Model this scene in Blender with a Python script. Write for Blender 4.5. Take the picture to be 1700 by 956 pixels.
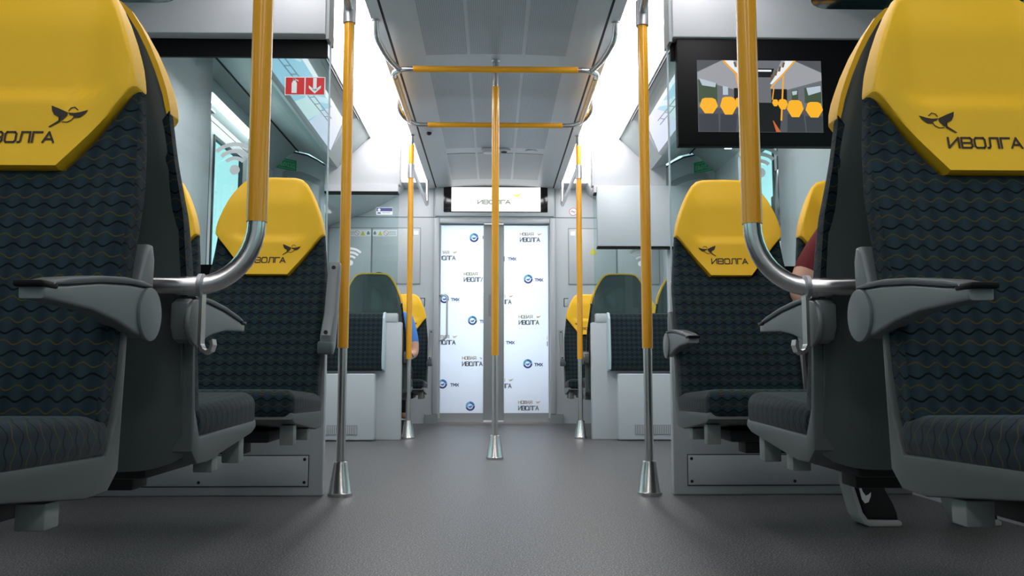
import bpy, bmesh, math, random
from mathutils import Vector, Matrix
S = bpy.context.scene
for o in list(bpy.data.objects): bpy.data.objects.remove(o)
COL = S.collection
R = math.radians

# ---------------------------------------------------------------- camera
cd = bpy.data.cameras.new('camera'); cam = bpy.data.objects.new('camera', cd); COL.objects.link(cam)
cam.location = (-0.01, 0.0, 0.49)
cd.sensor_width = 36.0; cd.lens = 36.0*1400/1700; cd.clip_start = 0.02; cd.clip_end = 100
pitch = math.atan(142/1400); yaw = math.atan(31/1400*math.cos(pitch))
cam.rotation_euler = (math.pi/2+pitch, 0, -yaw)
S.camera = cam
# ---------------------------------------------------------------- world, exposure
S.view_settings.view_transform = 'Standard'; S.view_settings.look = 'None'
S.view_settings.exposure = 1.0; S.view_settings.gamma = 1.0
try: S.view_settings.use_curve_mapping = False
except Exception: pass
W = bpy.data.worlds.new('daylight'); S.world = W; W.use_nodes = True
bg = W.node_tree.nodes['Background']; bg.inputs[0].default_value = (0.60, 0.86, 0.88, 1); bg.inputs[1].default_value = 0.85
LAMP = 6.3        # strength of the ceiling light strips beyond the first pole
LAMP_NEAR = 3.5   # dimmed strips above the near seats
def area_light(name, loc, rot, sx, sy, power, color=(1, 1, 1)):
    l = bpy.data.lights.new(name, 'AREA'); l.shape = 'RECTANGLE'; l.size = sx; l.size_y = sy; l.energy = power; l.color = color
    o = bpy.data.objects.new(name, l); COL.objects.link(o); o.location = loc; o.rotation_euler = rot; return o
area_light('next_car_light', (0, 9.3, 1.5), (R(-90), 0, 0), 1.0, 2.0, 33, (0.98, 0.97, 1.0))

# ---------------------------------------------------------------- materials
M = {}
def mat(name, color, rough=0.5, metal=0.0, spec=0.5, emit=0, ecol=None, noise=0, nscale=60, bump=0, coat=0):
    m = bpy.data.materials.new(name); m.use_nodes = True; nt = m.node_tree; b = nt.nodes['Principled BSDF']
    b.inputs['Base Color'].default_value = (*color, 1); b.inputs['Roughness'].default_value = rough
    b.inputs['Metallic'].default_value = metal; b.inputs['Specular IOR Level'].default_value = spec
    b.inputs['Coat Weight'].default_value = coat; b.inputs['Coat Roughness'].default_value = 0.08
    if emit:
        b.inputs['Emission Color'].default_value = (*(ecol or color), 1); b.inputs['Emission Strength'].default_value = emit
    if noise or bump:
        tc = nt.nodes.new('ShaderNodeTexCoord'); n = nt.nodes.new('ShaderNodeTexNoise'); n.inputs['Scale'].default_value = nscale
        n.inputs['Detail'].default_value = 4; nt.links.new(tc.outputs['Object'], n.inputs['Vector'])
        if noise:
            mx = nt.nodes.new('ShaderNodeMixRGB'); mx.blend_type = 'MIX'
            mx.inputs[1].default_value = (*[c*(1-noise) for c in color], 1); mx.inputs[2].default_value = (*[min(1, c*(1+noise)) for c in color], 1)
            nt.links.new(n.outputs['Fac'], mx.inputs[0]); nt.links.new(mx.outputs[0], b.inputs['Base Color'])
        if bump:
            bp = nt.nodes.new('ShaderNodeBump'); bp.inputs['Strength'].default_value = bump; bp.inputs['Distance'].default_value = 0.001
            nt.links.new(n.outputs['Fac'], bp.inputs['Height']); nt.links.new(bp.outputs[0], b.inputs['Normal'])
    M[name] = m; return m
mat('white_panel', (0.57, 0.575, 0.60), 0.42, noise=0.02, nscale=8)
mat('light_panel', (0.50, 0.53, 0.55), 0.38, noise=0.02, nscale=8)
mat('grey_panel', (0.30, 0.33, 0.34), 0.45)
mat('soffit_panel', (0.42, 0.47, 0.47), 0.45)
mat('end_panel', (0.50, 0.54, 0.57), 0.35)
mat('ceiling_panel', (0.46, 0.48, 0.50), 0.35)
mat('black_trim', (0.003, 0.003, 0.0035), 0.5, spec=0.15)
mat('black_gloss', (0.004, 0.004, 0.005), 0.12)
mat('dark_gasket', (0.02, 0.035, 0.04), 0.5)
mat('steel', (0.62, 0.61, 0.60), 0.27, 1.0)
mat('clamp_steel', (0.50, 0.50, 0.52), 0.42, 0.85)
mat('yellow_rail', (0.80, 0.36, 0.012), 0.30, coat=0.3)
mat('yellow_leather', (0.98, 0.54, 0.02), 0.52, spec=0.35, bump=0.25, nscale=900)
mat('seat_shell', (0.06, 0.065, 0.07), 0.36)
mat('seat_back_shell', (0.085, 0.098, 0.097), 0.14)
mat('seat_pan', (0.10, 0.11, 0.11), 0.42)
mat('arm_grey', (0.17, 0.185, 0.19), 0.42)
mat('arm_cap', (0.075, 0.09, 0.10), 0.5)
mat('support_dark', (0.01, 0.01, 0.011), 0.6)
mat('foot_block', (0.22, 0.235, 0.23), 0.5)
mat('cabinet', (0.50, 0.54, 0.57), 0.35)
mat('pad_edge', (0.50, 0.62, 0.68), 0.4)
mat('print_dark', (0.035, 0.02, 0.012), 0.7)
mat('print_olive', (0.24, 0.16, 0.02), 0.7)
mat('print_white', (0.85, 0.87, 0.88), 0.5)
mat('print_grey', (0.24, 0.25, 0.27), 0.6)
mat('print_navy', (0.06, 0.07, 0.25), 0.5)
mat('print_blue', (0.06, 0.30, 0.65), 0.5)
mat('print_cyan', (0.25, 0.62, 0.88), 0.5)
mat('print_tan', (0.72, 0.52, 0.30), 0.6)
mat('print_red', (0.70, 0.012, 0.015), 0.45)
mat('print_green', (0.015, 0.36, 0.13), 0.45)
mat('print_yellow', (0.70, 0.60, 0.05), 0.5)
mat('print_palegreen', (0.35, 0.62, 0.45), 0.5)
mat('lamp_diffuser', (1, 1, 1), 0.5, emit=LAMP, ecol=(1.0, 0.985, 0.995))
mat('lamp_diffuser_near', (1, 1, 1), 0.5, emit=LAMP_NEAR, ecol=(1.0, 0.985, 0.995))
mat('lamp_bar', (1, 1, 1), 0.5, emit=5, ecol=(0.97, 1.0, 1.0))
mat('rack_glass', (0.010, 0.022, 0.026), 0.15)
mat('skin', (0.62, 0.36, 0.27), 0.5, spec=0.3)
mat('maroon_cloth', (0.13, 0.008, 0.012), 0.85, bump=0.5, nscale=300)
mat('blue_cloth', (0.07, 0.24, 0.68), 0.85, bump=0.5, nscale=300)
mat('black_cloth', (0.006, 0.006, 0.008), 0.8, bump=0.5, nscale=300)
mat('hair', (0.035, 0.018, 0.01), 0.7, bump=1, nscale=400)
mat('shoe_black', (0.008, 0.008, 0.009), 0.6)
mat('shoe_sole', (0.42, 0.43, 0.42), 0.55)
mat('eye_white', (0.8, 0.8, 0.8), 0.3)
def emis(name, color, s=1.0):
    m = bpy.data.materials.new(name); m.use_nodes = True; nt = m.node_tree; b = nt.nodes['Principled BSDF']
    b.inputs['Base Color'].default_value = (0.01, 0.01, 0.01, 1); b.inputs['Roughness'].default_value = 0.25
    b.inputs['Emission Color'].default_value = (*color, 1); b.inputs['Emission Strength'].default_value = s
    M[name] = m; return m
emis('screen_white', (1, 1, 1), 0.75)
emis('screen_text', (0.30, 0.37, 0.30), 0.45)
emis('screen_tan', (0.98, 0.93, 0.75), .62)
emis('screen_yellow', (0.85, 0.85, 0.15), .6)
for n, c in dict(grey=(.13, .14, .155), lightgrey=(.30, .31, .33), white=(.75, .78, .8), black=(.006, .007, .008), dark=(.04, .045, .055), green=(.05, .08, .045),
                 sky=(.42, .50, .56), orange=(.80, .36, .03), yellow=(.88, .42, .02), red=(.5, .12, .03), mid=(.075, .08, .09), brown=(.14, .09, .04)).items():
    emis('picture_'+n, c, 0.55)
for n, c in dict(blue=(.30, .62, .80), pale=(.62, .80, .92), white=(.90, .96, 1.0), lav=(.66, .72, .88), mint=(.62, .82, .82), dark=(.10, .17, .24), tan=(.6, .65, .55)).items():
    emis('sky_'+n, c, 0.44)

def glass(name, tint, gloss=0.9):
    m = bpy.data.materials.new(name); m.use_nodes = True; nt = m.node_tree; nt.nodes.clear()
    out = nt.nodes.new('ShaderNodeOutputMaterial'); t = nt.nodes.new('ShaderNodeBsdfTransparent'); g = nt.nodes.new('ShaderNodeBsdfGlossy')
    t.inputs[0].default_value = (*tint, 1); g.inputs['Roughness'].default_value = 0.02; g.inputs[0].default_value = (gloss, gloss, gloss, 1)
    f = nt.nodes.new('ShaderNodeFresnel'); f.inputs[0].default_value = 1.45; mx = nt.nodes.new('ShaderNodeMixShader')
    ge = nt.nodes.new('ShaderNodeNewGeometry'); iv = nt.nodes.new('ShaderNodeMath'); iv.operation = 'SUBTRACT'; iv.inputs[0].default_value = 1
    ml = nt.nodes.new('ShaderNodeMath'); ml.operation = 'MULTIPLY'      # only the face turned to the viewer reflects
    nt.links.new(ge.outputs['Backfacing'], iv.inputs[1]); nt.links.new(iv.outputs[0], ml.inputs[0]); nt.links.new(f.outputs[0], ml.inputs[1])
    nt.links.new(ml.outputs[0], mx.inputs[0]); nt.links.new(t.outputs[0], mx.inputs[1]); nt.links.new(g.outputs[0], mx.inputs[2]); nt.links.new(mx.outputs[0], out.inputs[0])
    M[name] = m
glass('partition_glass', (0.86, 0.93, 0.93)); glass('window_glass', (0.80, 0.92, 0.92))
# backlit white film on the end doors
m = bpy.data.materials.new('door_film'); m.use_nodes = True; nt = m.node_tree; nt.nodes.clear()
out = nt.nodes.new('ShaderNodeOutputMaterial'); d = nt.nodes.new('ShaderNodeBsdfDiffuse'); t = nt.nodes.new('ShaderNodeBsdfTranslucent'); mx = nt.nodes.new('ShaderNodeMixShader')
d.inputs[0].default_value = (0.86, 0.86, 0.92, 1); t.inputs[0].default_value = (0.88, 0.86, 0.92, 1); mx.inputs[0].default_value = 0.5
nt.links.new(d.outputs[0], mx.inputs[1]); nt.links.new(t.outputs[0], mx.inputs[2]); nt.links.new(mx.outputs[0], out.inputs[0]); M['door_film'] = m

# moquette: alternating black and olive wave lines on dark teal (UVs in metres)
def fabric(name, base, hi, olive):
    m = bpy.data.materials.new(name); m.use_nodes = True; nt = m.node_tree; N = nt.nodes; L = nt.links; b = N['Principled BSDF']
    uv = N.new('ShaderNodeUVMap'); uv.uv_map = 'UVMap'; sep = N.new('ShaderNodeSeparateXYZ'); L.new(uv.outputs[0], sep.inputs[0])
    def mth(op, a, b_=None, c=None):
        n = N.new('ShaderNodeMath'); n.operation = op
        for i, x in enumerate((a, b_, c)):
            if x is None: continue
            if isinstance(x, (int, float)): n.inputs[i].default_value = x
            else: L.new(x, n.inputs[i])
        return n.outputs[0]
    u, v = sep.outputs[0], sep.outputs[1]
    sn = mth('MULTIPLY', mth('SINE', mth('MULTIPLY', u, 2*math.pi/0.035)), 0.0040)
    SP = 0.036
    def line(off, sgn, w):
        a = mth('ADD', mth('ADD', v, mth('MULTIPLY', sn, sgn)), off+10*SP)
        fr = mth('ABSOLUTE', mth('SUBTRACT', mth('FRACT', mth('DIVIDE', a, SP)), 0.5))
        return mth('LESS_THAN', fr, w)
    blk = line(0, 1, 0.050); olv = line(SP/2, -1, 0.036)
    cell = mth('MULTIPLY', mth('ADD', mth('SINE', mth('MULTIPLY', u, 2*math.pi/0.035)), 1.0), 0.5)
    mx0 = N.new('ShaderNodeMixRGB'); mx0.inputs[1].default_value = (*base, 1); mx0.inputs[2].default_value = (*hi, 1); L.new(cell, mx0.inputs[0])
    mx1 = N.new('ShaderNodeMixRGB'); L.new(olv, mx1.inputs[0]); L.new(mx0.outputs[0], mx1.inputs[1]); mx1.inputs[2].default_value = (*olive, 1)
    mx2 = N.new('ShaderNodeMixRGB'); L.new(blk, mx2.inputs[0]); L.new(mx1.outputs[0], mx2.inputs[1]); mx2.inputs[2].default_value = (0.0025, 0.0035, 0.005, 1)
    L.new(mx2.outputs[0], b.inputs['Base Color']); b.inputs['Roughness'].default_value = 0.9; b.inputs['Specular IOR Level'].default_value = 0.15
    b.inputs['Sheen Weight'].default_value = 0.12; b.inputs['Sheen Roughness'].default_value = 0.4
    n = N.new('ShaderNodeTexNoise'); n.inputs['Scale'].default_value = 1200; L.new(uv.outputs[0], n.inputs['Vector'])
    bp = N.new('ShaderNodeBump'); bp.inputs['Strength'].default_value = 0.4; bp.inputs['Distance'].default_value = 0.001
    L.new(n.outputs['Fac'], bp.inputs['Height']); L.new(bp.outputs[0], b.inputs['Normal'])
    M[name] = m
fabric('moquette', (0.010, 0.020, 0.028), (0.018, 0.034, 0.044), (0.062, 0.050, 0.012))

# speckled vinyl floor
m = mat('vinyl_floor', (0.1, 0.1, 0.1), 0.42, spec=0.4); nt = m.node_tree; N = nt.nodes; b = N['Principled BSDF']
tc = N.new('ShaderNodeTexCoord'); n1 = N.new('ShaderNodeTexNoise'); n1.inputs['Scale'].default_value = 220; n1.inputs['Detail'].default_value = 3
nt.links.new(tc.outputs['Object'], n1.inputs['Vector']); cr = N.new('ShaderNodeValToRGB')
cr.color_ramp.elements[0].position = 0.36; cr.color_ramp.elements[0].color = (0.030, 0.029, 0.030, 1)
cr.color_ramp.elements[1].position = 0.74; cr.color_ramp.elements[1].color = (0.40, 0.40, 0.41, 1)
e = cr.color_ramp.elements.new(0.52); e.color = (0.078, 0.074, 0.076, 1)
nt.links.new(n1.outputs['Fac'], cr.inputs[0]); nt.links.new(cr.outputs[0], b.inputs['Base Color'])
bp = N.new('ShaderNodeBump'); bp.inputs['Strength'].default_value = 0.25; bp.inputs['Distance'].default_value = 0.0008
nt.links.new(n1.outputs['Fac'], bp.inputs['Height']); nt.links.new(bp.outputs[0], b.inputs['Normal'])
# perforated ceiling panels
m = mat('perforated_panel', (0.26, 0.29, 0.31), 0.4); nt = m.node_tree; N = nt.nodes; b = N['Principled BSDF']
tc = N.new('ShaderNodeTexCoord'); vm = N.new('ShaderNodeVectorMath'); vm.operation = 'SCALE'; vm.inputs['Scale'].default_value = 90
fr = N.new('ShaderNodeVectorMath'); fr.operation = 'FRACTION'; sb = N.new('ShaderNodeVectorMath'); sb.operation = 'SUBTRACT'; sb.inputs[1].default_value = (0.5, 0.5, 0)
ml = N.new('ShaderNodeVectorMath'); ml.operation = 'MULTIPLY'; ml.inputs[1].default_value = (1, 1, 0); ln = N.new('ShaderNodeVectorMath'); ln.operation = 'LENGTH'
lt = N.new('ShaderNodeMath'); lt.operation = 'LESS_THAN'; lt.inputs[1].default_value = 0.22
mx = N.new('ShaderNodeMixRGB'); mx.inputs[1].default_value = (0.34, 0.37, 0.40, 1); mx.inputs[2].default_value = (0.14, 0.16, 0.18, 1)
nt.links.new(tc.outputs['Object'], vm.inputs[0]); nt.links.new(vm.outputs[0], fr.inputs[0]); nt.links.new(fr.outputs[0], sb.inputs[0]); nt.links.new(sb.outputs[0], ml.inputs[0])
nt.links.new(ml.outputs[0], ln.inputs[0]); nt.links.new(ln.outputs['Value'], lt.inputs[0]); nt.links.new(lt.outputs[0], mx.inputs[0]); nt.links.new(mx.outputs[0], b.inputs['Base Color'])

# ---------------------------------------------------------------- geometry helpers
class G:
    def __init__(s): s.v = []; s.f = []; s.m = []; s.mi = 0
    def add(s, v, f):
        o = len(s.v); s.v += [tuple(p) for p in v]; s.f += [tuple(i+o for i in q) for q in f]; s.m += [s.mi]*len(f); return s
    def box(s, x0, x1, y0, y1, z0, z1, bev=0, seg=2):
        if x1 < x0: x0, x1 = x1, x0
        if y1 < y0: y0, y1 = y1, y0
        if bev <= 0:
            v = [(x, y, z) for z in (z0, z1) for y in (y0, y1) for x in (x0, x1)]
            return s.add(v, [(0, 2, 3, 1), (4, 5, 7, 6), (0, 1, 5, 4), (2, 6, 7, 3), (0, 4, 6, 2), (1, 3, 7, 5)])
        bm = bmesh.new(); bmesh.ops.create_cube(bm, size=1)
        for v in bm.verts: v.co = Vector(((x0+x1)/2+v.co.x*(x1-x0), (y0+y1)/2+v.co.y*(y1-y0), (z0+z1)/2+v.co.z*(z1-z0)))
        bmesh.ops.bevel(bm, geom=list(bm.edges), offset=min(bev, .49*min(x1-x0, y1-y0, z1-z0)), segments=seg, affect='EDGES', profile=0.5)
        return s.frombm(bm)
    def frombm(s, bm):
        bm.verts.index_update(); v = [tuple(q.co) for q in bm.verts]; f = [[q.index for q in fc.verts] for fc in bm.faces]; bm.free(); return s.add(v, f)
    def prism(s, pts, axis, a, b, bev=0, seg=2):
        """closed outline extruded along axis ('x': pts are (y,z); 'y': (x,z); 'z': (x,y))"""
        if b < a: a, b = b, a
        def P(p, t): return (t, p[0], p[1]) if axis == 'x' else ((p[0], t, p[1]) if axis == 'y' else (p[0], p[1], t))
        bm = bmesh.new(); n = len(pts)
        lo = [bm.verts.new(P(p, a)) for p in pts]; hi = [bm.verts.new(P(p, b)) for p in pts]
        bm.faces.new(lo); bm.faces.new(hi[::-1])
        for i in range(n): bm.faces.new((lo[i], hi[i], hi[(i+1) % n], lo[(i+1) % n]))
        bmesh.ops.recalc_face_normals(bm, faces=bm.faces)
        if bev:
            ed = [e for e in bm.edges if not (e.verts[0] in lo) ^ (e.verts[1] in lo)]
            bmesh.ops.bevel(bm, geom=ed, offset=bev, segments=seg, affect='EDGES', profile=0.5)
        ng = [f for f in bm.faces if len(f.verts) > 4]
        if ng: bmesh.ops.triangulate(bm, faces=ng)
        return s.frombm(bm)
    def tube(s, path, r, n=14, fillet=0, fseg=8, caps=True):
        P = [Vector(p) for p in path]
        if fillet:
            Q = [P[0]]
            for i in range(1, len(P)-1):
                a, b, c = P[i-1], P[i], P[i+1]; d1 = (a-b); d2 = (c-b); k = min(fillet, d1.length*.49, d2.length*.49)
                p0 = b+d1.normalized()*k; p1 = b+d2.normalized()*k
                for j in range(fseg+1):
                    t = j/fseg; Q.append((1-t)**2*p0+2*t*(1-t)*b+t*t*p1)
            Q.append(P[-1]); P = Q
        T = []
        for i in range(len(P)):
            a = P[max(i-1, 0)]; c = P[min(i+1, len(P)-1)]; T.append((c-a).normalized())
        up = Vector((0, 0, 1)) if abs(T[0].z) < .9 else Vector((1, 0, 0))
        nrm = T[0].cross(up).normalized(); V = []; F = []
        for i, p in enumerate(P):
            if i: nrm = (nrm-T[i]*nrm.dot(T[i])).normalized()
            bn = T[i].cross(nrm); rr = r[i] if isinstance(r, (list, tuple)) else r
            for k in range(n):
                a = 2*math.pi*k/n; V.append(p+nrm*math.cos(a)*rr+bn*math.sin(a)*rr)
        for i in range(len(P)-1):
            for k in range(n): F.append((i*n+k, i*n+(k+1) % n, (i+1)*n+(k+1) % n, (i+1)*n+k))
        if caps: F.append(tuple(range(n))[::-1]); F.append(tuple((len(P)-1)*n+k for k in range(n)))
        return s.add(V, F)
    def lathe(s, prof, c=(0, 0, 0), axis='z', n=24):
        V = []; F = []
        for r, h in prof:
            for k in range(n):
                a = 2*math.pi*k/n; x, y = r*math.cos(a), r*math.sin(a)
                V.append((c[0]+x, c[1]+y, c[2]+h) if axis == 'z' else ((c[0]+x, c[1]+h, c[2]+y) if axis == 'y' else (c[0]+h, c[1]+x, c[2]+y)))
        m_ = len(prof)
        for i in range(m_-1):
            for k in range(n): F.append((i*n+k, i*n+(k+1) % n, (i+1)*n+(k+1) % n, (i+1)*n+k))
        F.append(tuple(range(n))[::-1]); F.append(tuple((m_-1)*n+k for k in range(n)))
        return s.add(V, F)
    def poly(s, pts): return s.add(pts, [tuple(range(len(pts)))])
    def map(s, fn): s.v = [tuple(fn(*p)) for p in s.v]; return s
def mesh(name, g, mats, smooth=30, rib=False, uv=False):
    me = bpy.data.meshes.new(name); me.from_pydata(g.v, [], g.f)
    for m_ in (mats if isinstance(mats, (list, tuple)) else [mats]): me.materials.append(M[m_])
    me.polygons.foreach_set('material_index', g.m)
    bm = bmesh.new(); bm.from_mesh(me); bmesh.ops.recalc_face_normals(bm, faces=bm.faces); bm.to_mesh(me); bm.free()
    if smooth:
        me.polygons.foreach_set('use_smooth', [True]*len(me.polygons)); me.set_sharp_from_angle(angle=R(smooth))
    if uv:
        l = me.uv_layers.new(name='UVMap')
        for p in me.polygons:
            nx, ny, nz = (abs(c) for c in p.normal)
            for li in p.loop_indices:
                x, y, z = me.vertices[me.loops[li].vertex_index].co
                if ny > .5 and ny >= nz: q = (x, z)
                elif nx >= nz: q = ((z, y) if rib else (y, z))
                else: q = (x, y)
                l.data[li].uv = q
    me.update(); return me
def link(name, me, parent=None):
    o = bpy.data.objects.new(name, me); COL.objects.link(o)
    if parent: o.parent = parent
    return o
def tag(o, label=None, cat=None, group=None, kind=None):
    for k, v in (('label', label), ('category', cat), ('group', group), ('kind', kind)):
        if v: o[k] = v
    return o
def thing(name, label, cat, loc=(0, 0, 0), group=None):
    o = bpy.data.objects.new(name, None); o.empty_display_size = .05; COL.objects.link(o); o.location = loc; return tag(o, label, cat, group)
def wloc(o):
    v = Vector((0, 0, 0))
    while o: v += o.location; o = o.parent
    return v
def part(name, g, m_, parent, world=True, **k):
    """child mesh; geometry given in world coordinates (or local with world=False)"""
    if world:
        b_ = wloc(parent); g.v = [(x-b_.x, y-b_.y, z-b_.z) for x, y, z in g.v]
    return link(name, mesh(name, g, m_, **k), parent)
def solo(name, g, m_, label=None, cat=None, group=None, kind=None, origin=None, **k):
    if origin: g.v = [(x-origin[0], y-origin[1], z-origin[2]) for x, y, z in g.v]
    o = link(name, mesh(name, g, m_, **k)); 
    if origin: o.location = origin
    return tag(o, label, cat, group, kind)
def struct(name, g, m_, parent=None, **k):
    o = link(name, mesh(name, g, m_, **k), parent)
    if not parent: o['kind'] = 'structure'
    return o
def copy_tree(o, parent=None):
    c = o.copy(); COL.objects.link(c); c.parent = parent
    for ch in list(o.children): copy_tree(ch, c)
    return c
def ss(a, b_, x):
    t = max(0, min(1, (x-a)/(b_-a))); return t*t*(3-2*t)
def lerp_table(tb, x):
    if x <= tb[0][0]: return tb[0][1]
    for (a, p), (c, q) in zip(tb, tb[1:]):
        if x <= c: return p+(q-p)*(x-a)/(c-a)
    return tb[-1][1]

# ---------------------------------------------------------------- lettering made of strokes
GL = {
 'И': [[(0, 1), (0, 0), (1, 1), (1, 0)]], 'В': [[(0, 0), (0, 1), (.85, 1), (1, .86), (1, .62), (.9, .5), (1, .38), (1, .14), (.85, 0), (0, 0)], [(0, .5), (.9, .5)]],
 'О': [[(.14, 0), (.86, 0), (1, .18), (1, .82), (.86, 1), (.14, 1), (0, .82), (0, .18), (.14, 0)]], 'Л': [[(-.05, 0), (.08, 0), (.18, .15), (.24, 1), (1, 1), (1, 0)]],
 'Г': [[(0, 0), (0, 1), (.85, 1)]], 'А': [[(0, 0), (.5, 1), (1, 0)], [(.2, .32), (.8, .32)]], 'Н': [[(0, 0), (0, 1)], [(1, 0), (1, 1)], [(0, .5), (1, .5)]],
 'Я': [[(1, 0), (1, 1), (.15, 1), (0, .85), (0, .55), (.15, .4), (1, .4)], [(.4, .4), (0, 0)]], 'Т': [[(0, 1), (1, 1)], [(.5, 0), (.5, 1)]],
 'М': [[(0, 0), (0, 1), (.5, .35), (1, 1), (1, 0)]], 'Х': [[(0, 0), (1, 1)], [(0, 1), (1, 0)]],
 'Ы': [[(0, 1), (0, 0), (.55, 0), (.68, .14), (.68, .42), (.55, .56), (0, .56)], [(1, 0), (1, 1)]],
 'Д': [[(.12, .05), (.3, 1), (.85, 1), (.85, .05)], [(0, -.2), (0, .05), (1, .05), (1, -.2)]],
}
def strokes2d(lines, t, step=None):
    """list of quads (2D) for polylines with square ends"""
    out = []
    for L in lines:
        for (x0, y0), (x1, y1) in zip(L, L[1:]):
            dx, dy = x1-x0, y1-y0; l = math.hypot(dx, dy)
            if l == 0: continue
            dx /= l; dy /= l; e = t*.42; x0_, y0_, x1_, y1_ = x0-dx*e, y0-dy*e, x1+dx*e, y1+dy*e
            k = max(1, int((l+2*e)/step)) if step else 1
            for i in range(k):
                a, b_ = i/k, (i+1)/k
                p = (x0_+(x1_-x0_)*a, y0_+(y1_-y0_)*a); q = (x0_+(x1_-x0_)*b_, y0_+(y1_-y0_)*b_)
                nx, ny = -dy*t/2, dx*t/2
                out.append([(p[0]+nx, p[1]+ny), (p[0]-nx, p[1]-ny), (q[0]-nx, q[1]-ny), (q[0]+nx, q[1]+ny)])
    return out
def word2d(txt, x, y, width, h, t, gap=.28):
    """text spanning width from x, baseline y"""
    n = len(txt); lw = (width-t)/(n+(n-1)*gap); Ls = []
    for i, c in enumerate(txt):
        ox = x+t/2+i*lw*(1+gap)-(.30*lw if c == 'А' and i and txt[i-1] == 'Г' else 0)
        for L in GL[c]: Ls.append([(ox+a*lw, y+t/2+b_*(h-t)) for a, b_ in L])
    return Ls
BIRD = dict(left=[(175, 165), (300, 215), (450, 285), (440, 340), (380, 410), (310, 440), (340, 380), (230, 320), (190, 250)],
            right=[(450, 285), (560, 290), (640, 275), (770, 235), (720, 310), (640, 370), (560, 375), (530, 335), (480, 325)],
            tail=[(320, 415), (160, 530), (188, 540), (350, 440)], head=[(460, 250), (490, 207), (550, 192), (605, 238)], belly=[(370, 445), (450, 450), (520, 412), (548, 370)])
def bird_polys(cx, cz, w, flip=1):
    k = w/610.
    T = lambda p: (cx+flip*(p[0]-465)*k, cz-(p[1]-350)*k)
    fill = []
    for key in ('left', 'right', 'tail'):
        P = BIRD[key]; c = (sum(p[0] for p in P)/len(P), sum(p[1] for p in P)/len(P))
        for a, b_ in zip(P, P[1:]+P[:1]): fill.append([T(c), T(a), T(b_)])
    st = strokes2d([[T(p) for p in BIRD['head']], [T(p) for p in BIRD['belly']]], 16*k)
    return fill, st
def flat_xz(polys, y, g=None):
    g = g or G()
    for p in polys: g.poly([(a, y, b_) for a, b_ in p])
    return g

# ================================================================= THE SHELL OF THE CAR
P1, P2, YE, XW = 3.48, 6.37, 8.41, 1.70
Y0 = -2.6
g = G(); g.box(-XW-.1, XW+.1, Y0-.1, 10.4, -.06, 0); struct('floor', g, 'vinyl_floor')
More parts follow.
